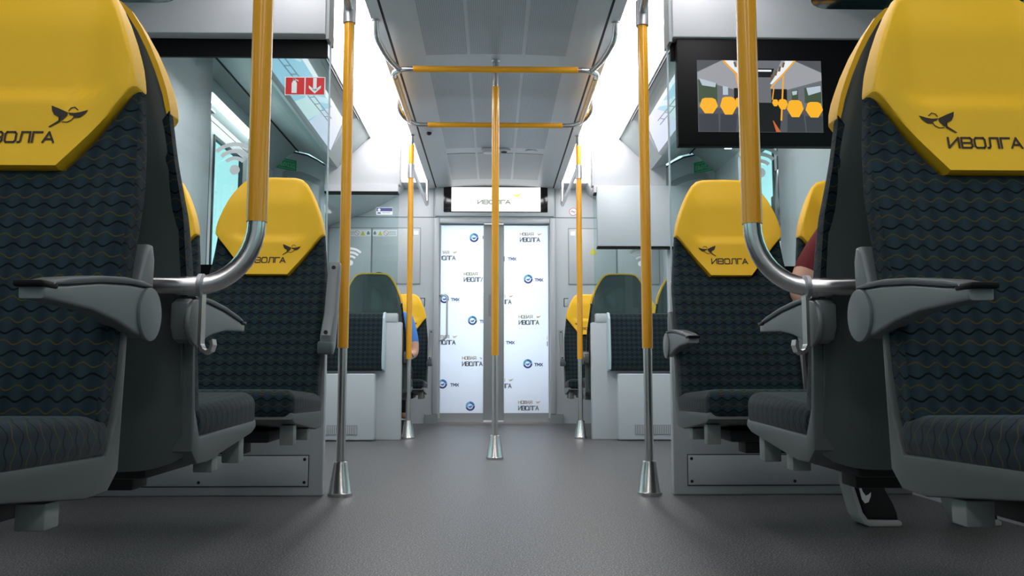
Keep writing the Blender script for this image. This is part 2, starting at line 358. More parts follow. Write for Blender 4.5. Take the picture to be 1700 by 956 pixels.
# side walls built around their openings (windows by the seats, the double doors of the vestibule)
wins = [(-1.9, -.55), (-.2, 1.1), (1.75, 3.0)]
for s, side in ((-1, 'left'), (1, 'right')):
    g = G(); xa, xb = s*XW, s*(XW+.03)
    ys = [Y0]+[v for w in wins for v in w]+[4.1]
    for i in range(0, len(ys), 2): g.box(xa, xb, ys[i], ys[i+1], 0, 2.45)
    for a, b_ in wins: g.box(xa, xb, a, b_, 0, .95); g.box(xa, xb, a, b_, 1.72, 2.45)
    g.box(xa, xb, 4.1, 5.75, 2.0, 2.45); g.box(xa, xb, 5.75, 6.75, 0, 2.45)
    g.box(xa, xb, 6.75, 7.95, 0, .95); g.box(xa, xb, 6.75, 7.95, 1.72, 2.45); g.box(xa, xb, 7.95, YE+.1, 0, 2.45)
    wall = struct('wall_'+side, g, 'white_panel')
    for n, (a, b_) in enumerate(wins+[(6.75, 7.95)]):
        g = G(); k = .035
        g.box(xa-s*.006, xb, a, a+k, .95, 1.72); g.box(xa-s*.006, xb, b_-k, b_, .95, 1.72)
        g.box(xa-s*.006, xb, a+k, b_-k, .95, .95+k); g.box(xa-s*.006, xb, a+k, b_-k, 1.72-k, 1.72)
        w = struct('window_%d' % (n+1+(4 if s > 0 else 0)), g, 'dark_gasket')
        g = G(); g.box(s*(XW+.01), s*(XW+.016), a+k, b_-k, .95+k, 1.72-k); struct('pane', g, 'window_glass', w)
    # double exterior door of the vestibule
    g = G()
    for a, b_ in ((4.12, 4.90), (4.92, 5.72)):
        wa, wb = a+.10, b_-.12
        g.box(s*(XW+.005), s*(XW+.018), a, wa, 0, 2.0); g.box(s*(XW+.005), s*(XW+.018), wb, b_, 0, 2.0)
        g.box(s*(XW+.005), s*(XW+.018), wa, wb, 0, .62); g.box(s*(XW+.005), s*(XW+.018), wa, wb, 1.93, 2.0)
    dr = struct('door_%d' % (1 if s < 0 else 2), g, 'white_panel')
    for a, b_ in ((4.12, 4.90), (4.92, 5.72)):
        wa, wb = a+.10, b_-.12; g = G(); k = .022
        g.box(s*(XW-.002), s*(XW+.020), wa, wa+k, .62, 1.93); g.box(s*(XW-.002), s*(XW+.020), wb-k, wb, .62, 1.93)
        g.box(s*(XW-.002), s*(XW+.020), wa+k, wb-k, .62, .62+k); g.box(s*(XW-.002), s*(XW+.020), wa+k, wb-k, 1.93-k, 1.93)
        fr_ = part('window_frame', g, 'dark_gasket', dr)
        g = G(); g.box(s*(XW+.008), s*(XW+.012), wa+k, wb-k, .62+k, 1.93-k); part('pane', g, 'window_glass', fr_)
    g = G(); g.box(s*(XW-.012), s*(XW+.024), 4.895, 4.925, 0, 2.0); part('rubber_seal', g, 'dark_gasket', dr)
    g = G(); g.tube([(s*(XW-.06), 5.66, .85), (s*(XW-.06), 5.66, 1.75)], .014); g.box(s*(XW-.06), s*(XW+.01), 5.65, 5.67, .87, .89); g.box(s*(XW-.06), s*(XW+.01), 5.65, 5.67, 1.71, 1.73)
    part('handle', g, 'yellow_rail', dr)
    # rounded white pillar between partition and door
    g = G(); pts = [(s*XW, P1+.02), (s*1.44, P1+.02)]+[(s*(1.44-.045+.06*math.cos(R(90*k/6)) - .015), 3.94+.07*math.sin(R(90*k/6))) for k in range(7)]+[(s*XW, 4.09)]
    g.prism(pts, 'z', 0, 2.2); struct('trim_%d' % (1 if s < 0 else 2), g, 'white_panel')
# unseen closure added behind the camera to keep daylight from flooding in
g = G(); g.box(-XW, XW, Y0-.08, Y0, 0, 2.45); struct('wall_light_block', g, 'light_panel')

# ceiling: shallow arch between the two dark seams, side strips, cornice and soffits swept along the car
def sweep(prof, ya, yb, th=.02):
    n = len(prof)
    V = [(x, ya, z) for x, z in prof]+[(x, yb, z) for x, z in prof]+[(x, ya, z+th) for x, z in prof]+[(x, yb, z+th) for x, z in prof]
    F = [(i, i+1, n+i+1, n+i) for i in range(n-1)]+[(2*n+i, 2*n+i+1, 3*n+i+1, 3*n+i) for i in range(n-1)]
    F += [(i, i+1, 2*n+i+1, 2*n+i) for i in range(n-1)]+[(n+i, n+i+1, 3*n+i+1, 3*n+i) for i in range(n-1)]
    F += [(0, n, 3*n, 2*n), (n-1, 2*n-1, 4*n-1, 3*n-1)]
    return globals()['g'].add(V, F)
def zc(x): return 2.375-.022*(x/.585)**2
g = G(); sweep([(x, zc(x)) for x in [-.585+1.17*i/12 for i in range(13)]], Y0, YE)
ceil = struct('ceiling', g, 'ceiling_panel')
for s in (-1, 1): g = G(); g.box(s*.583, s*.599, Y0, YE, 2.356, 2.40); part('seam', g, 'black_trim', ceil)
rows = [(-.9, 1.0), (1.12, 2.85), (3.0, 4.83), (5.06, 6.91), (7.09, 8.05)]
for a, b_ in rows:
    for x0, x1 in ((-.41, -.17), (-.15, .155), (.175, .415)):
        g = G(); sweep([(x0+(x1-x0)*i/4, zc(x0+(x1-x0)*i/4)-.003) for i in range(5)], a, b_, .0045)
        part('perforated_panel', g, 'perforated_panel', ceil)
for s, side in ((-1, 'left'), (1, 'right')):
    g = G(); sweep([(s*.599, 2.352), (s*.66, 2.352)], Y0, YE); sweep([(s*.66, 2.40), (s*.905, 2.40)], Y0, YE)
    sweep([(s*.905, 2.362), (s*.955, 2.285)], Y0, YE, .02)
    # far cap of the light trough
    g.box(s*.66, s*.905, 8.13, YE, 2.352, 2.40)
    struct('trim_%d' % (3 if s < 0 else 4), g, 'white_panel')
    # soffit over the vestibule door, and the ones over both seating bays
    g = G()
    sweep([(s*.955, 2.30), (s*1.17, 2.085), (s*1.20, 2.05), (s*1.28, 2.075), (s*1.42, 2.16), (s*1.52, 2.185), (s*1.58, 2.15), (s*1.70, 2.03)], P1+.03, P2-.02)
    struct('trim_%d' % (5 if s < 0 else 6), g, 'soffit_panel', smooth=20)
    g = G(); sweep([(s*.955, 2.285), (s*1.25, 2.12), (s*1.70, 1.95)], Y0, P1-.08); sweep([(s*.955, 2.285), (s*1.25, 2.12), (s*1.70, 1.95)], P2+.05, YE)
    struct('trim_%d' % (7 if s < 0 else 8), g, 'white_panel')
    # soffit seam
    g = G(); g.box(s*1.500, s*1.506, P1+.1, P2-.03, 2.172, 2.180); part('seam', g, 'black_trim', bpy.data.objects['trim_%d' % (5 if s < 0 else 6)])
    # light strips: bright beyond the first poles, dimmed above the near seats
    t = thing('ceiling_light', 'long bright light strip along the %s side of the ceiling' % side, 'light', (s*.78, 5.6, 2.36), 'ceiling light strips')
    ro = .05; pts = [(s*.664, 2.9), (s*.664, 8.06)]+[(s*(.664+ro-ro*math.cos(R(a))), 8.06+ro*math.sin(R(a))) for a in (30, 60, 90)]
    pts += [(s*(.90-ro+ro*math.sin(R(a))), 8.06+ro*math.cos(R(a))) for a in (0, 30, 60, 90)]+[(s*.90, 2.9)]
    g = G(); g.prism(pts, 'z', 2.358, 2.372); part('diffuser', g, 'lamp_diffuser', t)
    g = G(); g.box(s*.664, s*.90, Y0+.1, 2.88, 2.358, 2.372); part('diffuser', g, 'lamp_diffuser_near', t)['label'] = 'dimmer near length of the strip'

# ---------------------------------------------------------------- end wall with its doorway
DX0, DX1, DZ = -.555, .555, 2.035
g = G(); g.box(-XW, DX0, YE, YE+.10, 0, 2.45); g.box(DX1, XW, YE, YE+.10, 0, 2.45); g.box(DX0, DX1, YE, YE+.10, DZ, 2.45)
ew = struct('wall_end', g, 'end_panel')
g = G()
for s in (-1, 1):
    g.box(s*.585, s*XW, YE-.004, YE, 2.055, 2.064)           # horizontal seam
    g.box(s*.612, s*.618, YE-.004, YE, 2.064, 2.36)
part('seam', g, 'print_grey', ew)
for s in (-1, 1):      # upright jambs with pale rounded edges, skirting at their feet
    g = G(); g.box(s*.555, s*.612, YE-.03, YE, 0.09, 2.05, .012); part('door_jamb', g, 'light_panel', ew)
    g = G(); g.box(s*.555, s*.68, YE-.034, YE, 0, .09); part('skirting', g, 'grey_panel', ew)
    # flush equipment doors of the end wall: two leaves a side
    for xa, xb in ((.748, 1.225), (1.240, 1.66)):
        g = G(); g.box(s*xa, s*xb, YE-.006, YE, 1.385, 1.945, .003); cd_ = part('cabinet_door', g, 'light_panel', ew)
        g = G(); e = .005
        g.box(s*(xa-e), s*xa, YE-.007, YE, 1.38, 1.95); g.box(s*xb, s*(xb+e), YE-.007, YE, 1.38, 1.95)
        g.box(s*(xa-e), s*(xb+e), YE-.007, YE, 1.945, 1.951); g.box(s*(xa-e), s*(xb+e), YE-.007, YE, 1.379, 1.385)
        part('gap', g, 'print_grey', cd_)
    g = G(); g.box(s*.700, s*.735, YE-.006, YE, 1.16, 1.235, .003); part('lock_plate', g, 'light_panel', ew)
    g = G(); g.box(s*.694, s*.700, YE-.007, YE, 1.155, 1.24); g.box(s*.694, s*.74, YE-.007, YE, 1.235, 1.241); part('gap', g, 'black_trim', ew)
# lintel, threshold
g = G(); g.box(DX0, DX1, YE-.02, YE+.06, 2.0, 2.04, .006); part('lintel', g, 'light_panel', ew)
g = G(); g.box(DX0, DX1, YE-.028, YE+.10, 0, .012); g.box(DX0, DX1, YE-.036, YE-.028, 0, .018); part('threshold', g, 'steel', ew)
# door leaves of the gangway: white printed film on glass, grey stiles
def tmx_logo(gs, cx, cz, r, y):
    """two-tone swirl disc; gs = dict of G per material"""
    def ring(r0, r1, a0, a1, ox=0, oz=0, n=10):
        out = []
        for i in range(n):
            a, b_ = R(a0+(a1-a0)*i/n), R(a0+(a1-a0)*(i+1)/n)
            out.append([(cx+ox+r0*math.cos(a), cz+oz+r0*math.sin(a)), (cx+ox+r1*math.cos(a), cz+oz+r1*math.sin(a)), (cx+ox+r1*math.cos(b_), cz+oz+r1*math.sin(b_)), (cx+ox+r0*math.cos(b_), cz+oz+r0*math.sin(b_))])
        return out
    flat_xz(ring(.52*r, r, 10, 100), y, gs['print_blue']); flat_xz(ring(.52*r, r, 100, 200), y, gs['print_cyan'])
    flat_xz(ring(.62*r, r, 200, 365), y, gs['print_navy']); flat_xz(ring(.05*r, .42*r, 185, 380, 0, .05*r), y, gs['print_blue'])
def ivolga_logo(gs, x, z, y, w=.20, clip=None):
    h = w*.22; t = w*.040
    A = strokes2d(word2d('ИВОЛГА', x, z, w, h, t), t); B = strokes2d(word2d('НОВАЯ', x, z+h*1.35, w*.66, h*.72, t*.7), t*.7)
    fl, st = [], []
    k = w*.26; bx, bz = x+w*.93, z+h*1.75
    fl = [[(bx-k*.5, bz+k*.15), (bx-k*.1, bz+k*.02), (bx, bz-k*.22), (bx-k*.3, bz-k*.05)], [(bx-k*.1, bz+k*.02), (bx+k*.5, bz+k*.22), (bx+k*.05, bz-k*.22)], [(bx-k*.25, bz-k*.1), (bx, bz-k*.22), (bx-k*.3, bz-k*.25)]]
    for pl, key in ((A, 'print_grey'), (B, 'print_tan'), (fl, 'print_tan')):
        if clip: pl = [q for q in pl if min(p[0] for p in q) > clip[0] and max(p[0] for p in q) < clip[1]]
        flat_xz(pl, y, gs[key])
def tmx_word(gs, x, z, y, w=.085, clip=None):
    pl = strokes2d(word2d('ТМХ', x, z, w, w*.36, w*.06, .3), w*.085)
    if clip: pl = [q for q in pl if min(p[0] for p in q) > clip[0] and max(p[0] for p in q) < clip[1]]
    flat_xz(pl, y, gs['print_navy'])
H_ = .49
def PX(px): return (px-819)*8.43/1400-.01
def PZ(py): return H_+(620-py)*8.43/1400/.99
YF = YE+.045
for i, (xa, xb, sx0, sx1) in enumerate(((DX0, -.012, DX0, -.108), (-.008, DX1, .092, DX1))):
    g = G()
    g.box(min(sx1, sx0) if i else xa, (sx1 if i == 0 else xb), YF+.004, YF+.012, .09, 1.995)   # glass sheet
    g = G(); g.box(sx0+.004, sx1-.004, YF, YF+.004, .10, 1.985)
    dl = struct('door_%d' % (3+i), g, 'door_film')
    g = G(); g.box(sx0+.004, sx1-.004, YF+.006, YF+.012, .10, 1.985); part('pane', g, 'window_glass', dl)
    g = G()
    if i == 0: g.box(-.110, -.012, YF-.012, YF+.02, .03, 1.995, .004)
    else: g.box(-.008, .094, YF-.012, YF+.02, .03, 1.995, .004)
    stl = part('door_stile', g, 'grey_panel', dl)
    g = G(); hx = -.047 if i == 0 else .030
    g.prism([(hx+.014*math.cos(a), 1.17+.10*(1 if math.sin(a) > 0 else -1)+.014*math.sin(a)) for a in [2*math.pi*k/16+.01 for k in range(16)]], 'y', YF-.0135, YF-.011)
    part('handle_recess', g, 'print_grey', stl)
    g = G(); g.box(sx0, sx1, YF-.006, YF+.015, .012, .10); g.box(sx0, sx1, YF-.006, YF+.015, 1.985, 2.0); part('door_rail', g, 'grey_panel', dl)
    g = G(); ex = sx0 if i == 0 else sx1; sg = 1 if i == 0 else -1
    g.box(ex, ex+sg*.014, YF-.02, YF+.016, .05, 1.99); part('edge_trim', g, 'white_panel', dl)
    gs = {k: G() for k in ('print_blue', 'print_cyan', 'print_navy', 'print_grey', 'print_tan')}; y = YF-.0015; cl = (sx0+.016, sx1-.004) if i == 0 else (sx0+.002, sx1-.016)
    if i == 0:
        for cx, cy in ((786, 395), (737, 497), (784, 533), (735, 637), (781, 673)): tmx_logo(gs, PX(cx), PZ(cy), .046, y)
        for px, py in ((799, 397), (748, 501), (796, 537), (748, 641)): tmx_word(gs, PX(px), PZ(py), y, clip=cl)
        for px, py in ((721, 433), (769, 469), (722, 573), (767, 608)): ivolga_logo(gs, PX(px), PZ(py), y, .215, cl)
    else:
        for cx, cy in ((877, 464), (876, 604)): tmx_logo(gs, PX(cx), PZ(cy), .046, y)
        flat_xz([[(sx0+.001, PZ(436)), (sx0+.001, PZ(425)), (sx0+.009, PZ(427)), (sx0+.009, PZ(434))]], y, gs['print_navy'])
        for px, py in ((843, 433), (888, 468), (840, 572), (887, 608)): tmx_word(gs, PX(px), PZ(py), y, clip=cl)
        for px, py in ((863, 402), (815, 506), (861, 540), (860, 680), (908, 575), (815, 644)): ivolga_logo(gs, PX(px), PZ(py), y, .215, cl)
    for k, gg in gs.items():
        if gg.v: part('film_print', gg, k, dl, smooth=0)
g = G(); g.tube([(PX(729), YF, PZ(492)), (PX(733), YF-.05, PZ(491)), (PX(742), YF-.05, PZ(494)), (PX(742), YF-.05, PZ(560)), (PX(735), YF-.05, PZ(566)), (PX(728), YF, PZ(566))], .010, fillet=.03)
part('grab_handle', g, 'white_panel', bpy.data.objects['door_3'])
# walls of the gangway behind the doors
g = G(); g.box(-.75, -.70, YE+.1, 10.3, 0, 2.3); g.box(.70, .75, YE+.1, 10.3, 0, 2.3); g.box(-.75, .75, YE+.1, 10.3, 2.2, 2.25); g.box(-.75, .75, 10.3, 10.35, 0, 2.3)
struct('wall_gangway', g, 'white_panel')
# header screen over the door
t = thing('passenger_display', 'wide white screen with faint lettering above the end doors', 'screen', (0, YE-.03, 2.24))
g = G(); g.box(-.60, .60, YE-.035, YE, 2.065, 2.375, .012); part('housing', g, 'end_panel', t)
g = G(); g.box(-.515, .535, YE-.045, YE-.03, 2.105, 2.365, .008); part('bezel', g, 'black_gloss', t)
g = G(); g.box(-.435, .462, YE-.048, YE-.044, 2.112, 2.358); part('screen', g, 'screen_white', t)
y = YE-.0485
g = flat_xz(strokes2d(word2d('ИВОЛГА', PX(792), PZ(341), .345, .042, .006), .010), y); part('lettering', g, 'screen_text', t, smooth=0)
g = flat_xz(strokes2d(word2d('НОВАЯ', PX(793), PZ(332), .23, .030, .004), .007), y); part('lettering', g, 'screen_tan', t, smooth=0)
bx, bz, k = PX(858), PZ(326), .10
g = flat_xz([[(bx-k*.5, bz+k*.15), (bx-k*.1, bz+k*.02), (bx, bz-k*.22), (bx-k*.3, bz-k*.05)], [(bx-k*.1, bz+k*.02), (bx+k*.5, bz+k*.22), (bx+k*.05, bz-k*.22)]], y); part('bird_mark', g, 'screen_yellow', t, smooth=0)

# ================================================================= PARTITIONS
def wifi_mark(cx, cz, y, r, name_label, cat='sticker', grp=None):
    g = G()
    for k, (ra, rb) in enumerate(((.40, .55), (.68, .84), (.96, 1.12))):
        n = 10
        for i in range(n):
            a, b_ = R(45+90*i/n), R(45+90*(i+1)/n)
            g.poly([(cx+r*ra*math.cos(a), y, cz+r*ra*math.sin(a)), (cx+r*rb*math.cos(a), y, cz+r*rb*math.sin(a)), (cx+r*rb*math.cos(b_), y, cz+r*rb*math.sin(b_)), (cx+r*ra*math.cos(b_), y, cz+r*ra*math.sin(b_))])
    g.poly([(cx+r*.2*math.cos(2*math.pi*i/16), y, cz+r*.2*math.sin(2*math.pi*i/16)) for i in range(16)])
    return solo('wifi_sticker', g, 'print_white', name_label, cat, grp, origin=(cx, y, cz), smooth=0)
def partition(s, Yp, front, side):
    lab = ('glass partition with white header behind the near seats, %s of the aisle' if front else 'far glass partition beyond the vestibule, %s of the aisle') % side
    t = thing('partition', lab, 'partition', (s*1.2, Yp, 0))
    e = s*.715
    # header box with the clipped inner corner that clears the light strip
    pts = [(s*.725, 1.922 if not front else 1.90), (s*.725, 2.245), (s*.90, 2.355), (s*(1.70 if front else 1.30), 2.355), (s*(1.70 if front else 1.30), 1.922 if not front else 1.90)]
    g = G(); g.prism(pts, 'y', Yp-.07 if front else Yp-.03, Yp+.05, .006); part('header_box', g, 'white_panel', t)
    if front:
        g = G(); g.box(s*.712, s*.725, Yp-.055, Yp+.05, 1.885, 2.22); part('edge_strip', g, 'grey_panel', t)
        g = G(); g.box(s*.727, s*1.70, Yp-.008, Yp+.008, 1.822, 1.90); part('black_band', g, 'black_trim', t)
        zl = .935
        g = G(); g.box(s*.717, s*1.70, Yp-.005, Yp+.005, zl, 1.90); part('glass_pane', g, 'partition_glass', t)
        g = G(); g.box(s*.712, s*.7175, Yp-.006, Yp+.006, zl, 1.885); part('glass_edge', g, 'pad_edge', t)
        g = G(); g.box(s*.72, s*1.70, Yp-.012, Yp+.012, .872, .936); part('sill_band', g, 'black_trim', t)
        g = G(); g.box(s*.705, s*1.70, Yp-.01, Yp+.03, 0, .872, .008); lp = part('lower_panel', g, 'light_panel', t)
        g = G(); g.box(s*.764, s*1.62, Yp-.0135, Yp-.009, .040, .160, .003); cv = part('access_cover', g, 'light_panel', t)
        g = G(); z0, z1 = .037, .163
        g.box(s*.7615, s*.764, Yp-.0125, Yp-.009, z0, z1); g.box(s*.7615, s*1.62, Yp-.0125, Yp-.009, z1-.003, z1); g.box(s*.7615, s*1.62, Yp-.0125, Yp-.009, z0, z0+.003)
        part('gap', g, 'black_trim', cv)
        for xx in (.779, 1.2, 1.6):
            for zz in (.055, .146):
                g = G(); g.lathe([(.0065, 0), (.0055, -.002), (.002, -.002)], (s*xx, Yp-.0135, zz), 'y', 12); part('screw', g, 'support_dark', cv)
    else:
        g = G(); g.box(s*.738, s*1.295, Yp-.045, Yp+.03, 1.868, 1.922); part('lower_header', g, 'white_panel', t)
        g = G(); g.box(s*.738, s*1.295, Yp-.046, Yp+.03, 1.856, 1.868); part('bottom_edge', g, 'black_trim', t)  # black strip along the bottom edge of the header
        g = G(); g.box(s*.737, s*1.30, Yp-.004, Yp+.004, .94, 1.86); part('glass_pane', g, 'partition_glass', t)
        # outer panel with arched head beside the doorway
        arc = [(1.30, 2.08), (1.36, 2.12), (1.44, 2.16), (1.55, 2.185), (1.70, 2.185)]
        g = G(); g.prism([(s*1.30, .02)]+[(s*a, b_-.01) for a, b_ in arc]+[(s*1.70, .02)], 'y', Yp-.004, Yp+.03); part('side_panel', g, 'end_panel', t)
        g = G()
        for (a, b_), (c, d_) in zip(arc, arc[1:]): g.prism([(s*a, b_-.012), (s*a, b_), (s*c, d_), (s*c, d_-.012)], 'y', Yp-.012, Yp-.003)
        part('arched_seal', g, 'dark_gasket', t)
        arc2 = [(1.325, 1.955), (1.40, 1.995), (1.48, 2.025), (1.60, 2.04), (1.625, 2.02)]
        g = G(); g.prism([(s*1.325, .95)]+[(s*a, b_) for a, b_ in arc2]+[(s*1.625, .95)], 'y', Yp-.012, Yp-.002, .003); part('window_frame', g, 'grey_panel', t)
        g = G(); g.prism([(s*1.345, 1.0), (s*1.345, 1.915), (s*1.42, 1.95), (s*1.50, 1.975), (s*1.585, 1.985), (s*1.585, 1.0)], 'y', Yp-.014, Yp-.011); part('window_panel', g, 'light_panel', t)
        if s > 0:
            g = G(); g.box(.758, 1.66, Yp-.075, Yp-.02, 1.448, 1.916, .006); tm = part('monitor_back', g, 'end_panel', t)
            g = G(); g.box(.756, 1.66, Yp-.078, Yp-.02, 1.432, 1.447); part('monitor_edge', g, 'black_trim', t)
    return t
for s, side in ((-1, 'left'), (1, 'right')):
    partition(s, P1, True, side); partition(s, P2, False, side)
    wifi_mark(s*1.10, 1.335, P1-.0065, .105, 'large white wireless symbol on the near glass, %s of the aisle' % side, grp='wireless symbols')
    wifi_mark(s*1.095, 1.325, P2-.0055, .105, ('white wireless symbol on the far glass beside the left yellow pole' if s < 0 else 'white wireless symbol on the far glass under the blank white panel'), grp='wireless symbols')
    # green exit signs, sheared to follow the arched panel
    sl = -.35*s
    x0 = -1.675 if s < 0 else 1.52; x1 = x0+.155; zt = lambda x: 2.145-.22*max(0, 1.675-abs(x))
    t = thing('exit_sign', 'green ВЫХОД sign above the %s headrest, seen through the glass' % side, 'sign', (s*1.56, P2-.006, 2.05), 'green exit signs')
    g = G(); g.prism([(x0, zt(x0)-.088), (x0, zt(x0)), (x1, zt(x1)), (x1, zt(x1)-.088)], 'y', P2-.008, P2-.004); part('plate', g, 'print_green', t)
    W2 = [[(a, b_+zt(a)) for a, b_ in L] for L in word2d('ВЫХОД', x0+.012, -.062, .13, .034, .004)]
    g = flat_xz(strokes2d(W2, .0045), P2-.0087); part('lettering', g, 'print_palegreen', t, smooth=0)
    g = flat_xz(strokes2d([[(x0+.02, zt(x0+.02)-.014), (x0+.135, zt(x0+.135)-.014)], [(x0+.02, zt(x0+.02)-.076), (x0+.135, zt(x0+.135)-.076)]], .003), P2-.0087); part('small_print', g, 'print_palegreen', t, smooth=0)
    # inclined map display over the vestibule door
    t = thing('route_display', 'slanted pale blue display over the %s vestibule door' % side, 'screen', (s*1.05, 4.7, 2.15), 'slanted displays')
    ya, yb = 3.56, 5.78
    g = G(); g.prism([(s*.962, 2.268), (s*1.00, 2.262), (s*1.03, 2.24), (s*1.148, 2.022), (s*1.165, 2.012), (s*1.20, 2.035), (s*1.10, 2.30), (s*.97, 2.30)], 'y', ya, yb, .004); part('housing', g, 'white_panel', t)
    def dp(yy, k, off=.0025):     # k 0 = lower edge, 1 = upper edge of the sloping face
        x = 1.148+(1.03-1.148)*k; z = 2.022+(2.24-2.022)*k; return (s*(x-off*.88), yy, z-off*.48)
    g = G(); g.poly([dp(ya+.02, .03), dp(yb-.04, .03), dp(yb-.13, .93), dp(ya+.02, .93)]); part('screen', g, 'sky_blue', t, smooth=0)
    pics = [('sky_lav', [(yb-.04, .03), (yb-.13, .93), (yb-.42, .93), (yb-.60, .55), (yb-.72, .03)]), ('sky_mint', [(yb-.74, .03), (yb-.60, .50), (yb-.86, .62), (yb-1.10, .03)]),
            ('sky_pale', [(yb-.95, .30), (yb-.52, .82), (yb-.58, .88), (yb-1.05, .36)]), ('sky_white', [(ya+.02, .75), (ya+.02, .93), (yb-.3, .93), (yb-.5, .80)]),
            ('sky_pale', [(ya+.02, .25), (ya+.5, .45), (ya+.9, .75), (ya+.9, .70), (ya+.55, .38), (ya+.02, .18)])]
    for mt, P in pics:
        g = G(); g.poly([dp(a, b_, .004) for a, b_ in P]); part('picture', g, mt, t, smooth=0)
    g = G()
    for k in range(9):
        a = 4.15+k*.14; b_ = .30+.02*k
        for q0, q1 in (((a, b_), (a+.14, b_+.02)), ((a, b_+.12), (a+.14, b_+.14)), ((a, b_), (a+.07, b_+.12))):
            w_ = .006; g.poly([dp(q0[0], q0[1]-w_*2, .005), dp(q1[0], q1[1]-w_*2, .005), dp(q1[0], q1[1]+w_*2, .005), dp(q0[0], q0[1]+w_*2, .005)])
    part('picture', g, 'sky_dark', t, smooth=0)
    g = G(); g.poly([dp(yb-.035, .03, .003), dp(yb-.015, .06, .003), dp(yb-.10, .95, .003), dp(yb-.125, .93, .003)]); part('inner_edge', g, 'grey_panel', t, smooth=0)
    g = G(); g.box(s*.957, s*.9635, ya, yb, 2.258, 2.266); part('seam', g, 'black_trim', t)
    # slim light over the exterior door
    t = thing('door_light', 'short white light bar over the %s exterior door, seen through glass' % side, 'light', (s*1.61, 5.1, 2.06), 'door light bars')
    g = G(); g.box(s*1.585, s*1.635, 4.62, 5.68, 2.035, 2.055, .006); part('diffuser', g, 'lamp_bar', t)
    g = G(); g.box(s*1.58, s*1.64, 4.60, 5.70, 2.054, 2.13, .004); part('housing', g, 'light_panel', t)
    g = G(); g.box(s*1.645, s*1.675, 4.66, 4.86, 2.008, 2.018); solo('air_grille', g, 'grey_panel', 'small grey grille beside the %s door light bar' % side, 'grille', 'small door grilles')

# things on the near left glass: fire extinguisher sign; blue sticker on the far left glass
t = thing('fire_extinguisher_sign', 'red and white fire extinguisher and arrow sign on the near left glass', 'sign', (-.816, P1-.006, 1.70))
g = G(); g.box(-.902, -.732, P1-.0068, P1-.0056, 1.657, 1.737); part('plate', g, 'print_white', t)
g = G(); g.box(-.898, -.820, P1-.0078, P1-.0067, 1.661, 1.733); g.box(-.815, -.736, P1-.0078, P1-.0067, 1.661, 1.733); part('red_field', g, 'print_red', t)
y = P1-.0085
g = flat_xz([[(-.873, 1.666), (-.851, 1.666), (-.851, 1.708), (-.855, 1.716), (-.858, 1.722), (-.866, 1.722), (-.869, 1.716), (-.873, 1.708)], [(-.866, 1.721), (-.858, 1.721), (-.856, 1.729), (-.868, 1.729)], [(-.866, 1.729), (-.846, 1.722), (-.844, 1.716), (-.850, 1.719), (-.866, 1.724)]], y)
part('extinguisher_pictogram', g, 'print_white', t, smooth=0); g = G(); g.poly([(-.783, y, 1.732), (-.768, y, 1.732), (-.768, y, 1.678), (-.783, y, 1.678)])
g.poly([(-.776, y, 1.664), (-.801, y, 1.688), (-.801, y, 1.700), (-.776, y, 1.680)]); g.poly([(-.776, y, 1.664), (-.776, y, 1.680), (-.750, y, 1.700), (-.750, y, 1.688)])
part('arrow_pictogram', g, 'print_white', t, smooth=0)
t = thing('blue_notice', 'small blue and white notice on the far left glass', 'sticker', (-.85, P2-.006, 1.73))
g = G(); g.box(-.905, -.782, P2-.0055, P2-.0045, 1.695, 1.752); part('plate', g, 'print_white', t)
g = G(); g.box(-.903, -.784, P2-.0062, P2-.0053, 1.722, 1.748); part('blue_field', g, 'print_navy', t)
g = G(); g.lathe([(.011, 0), (.011, -.001)], (-.884, P2-.0062, 1.733), 'y', 14); part('symbol', g, 'print_white', t)
g = G(); g.box(-.862, -.80, P2-.0062, P2-.0053, 1.710, 1.713); g.box(-.897, -.872, P2-.0062, P2-.0053, 1.703, 1.714); part('small_print', g, 'print_navy', t)

# stickers on the end wall
def warn_strip(xa, xb, z, flip, label):
    t = thing('warning_strip', label, 'sticker', ((xa+xb)/2, YE-.007, z), 'end wall warning strips')
    y = YE-.0075; w = xb-xa; h = .066
    g = G(); g.box(xa, xb, y-.0005, y+.001, z-h/2, z+h/2); part('plate', g, 'print_white', t)
    X = (lambda u: xa+u*w) if not flip else (lambda u: xb-u*w)
    g = G(); g.poly([(X(.22), y-.0015, z-.026), (X(.40), y-.0015, z-.026), (X(.31), y-.0015, z+.026)]); part('triangle', g, 'print_yellow', t, smooth=0)
    g = G(); c = X(.54); g.lathe([(.025, 0), (.025, -.001)], (c, y-.0005, z), 'y', 18); part('red_ring', g, 'print_red', t)
    g = G(); g.lathe([(.021, 0), (.021, -.001)], (c, y-.001, z), 'y', 18); part('disc', g, 'print_white', t)
    g = flat_xz(strokes2d([[(c-.014, z+.014), (c+.014, z-.014)]], .004)+strokes2d([[(X(.66), z+.014), (X(.95), z+.014)], [(X(.66), z), (X(.95), z)], [(X(.66), z-.014), (X(.95), z-.014)]], .004), y-.0025)
    part('small_print', g, 'print_grey', t, smooth=0); g = G()
    g.poly([(X(.04), y-.0025, z-.018), (X(.14), y-.0025, z-.018), (X(.15), y-.0025, z), (X(.09), y-.0025, z+.022), (X(.03), y-.0025, z)])
    part('hand_symbol', g, 'print_grey', t, smooth=0)
warn_strip(-1.225, -.98, 1.895, False, 'white warning strip with yellow triangle, right of the left cabinet seam')
warn_strip(-1.50, -1.245, 1.895, True, 'white warning strip with yellow triangle, left of the left cabinet seam')
g = G(); g.box(-.815, -.765, YE-.009, YE-.006, 1.875, 1.92); t = solo('small_label', g, 'print_white', 'tiny white label beside the left far pole on the end wall', 'sticker', 'tiny end wall labels')
g = G(); g.box(.765, .815, YE-.009, YE-.006, 1.875, 1.92); solo('small_label', g, 'print_white', 'tiny white label beside the right far pole on the end wall', 'sticker', 'tiny end wall labels')
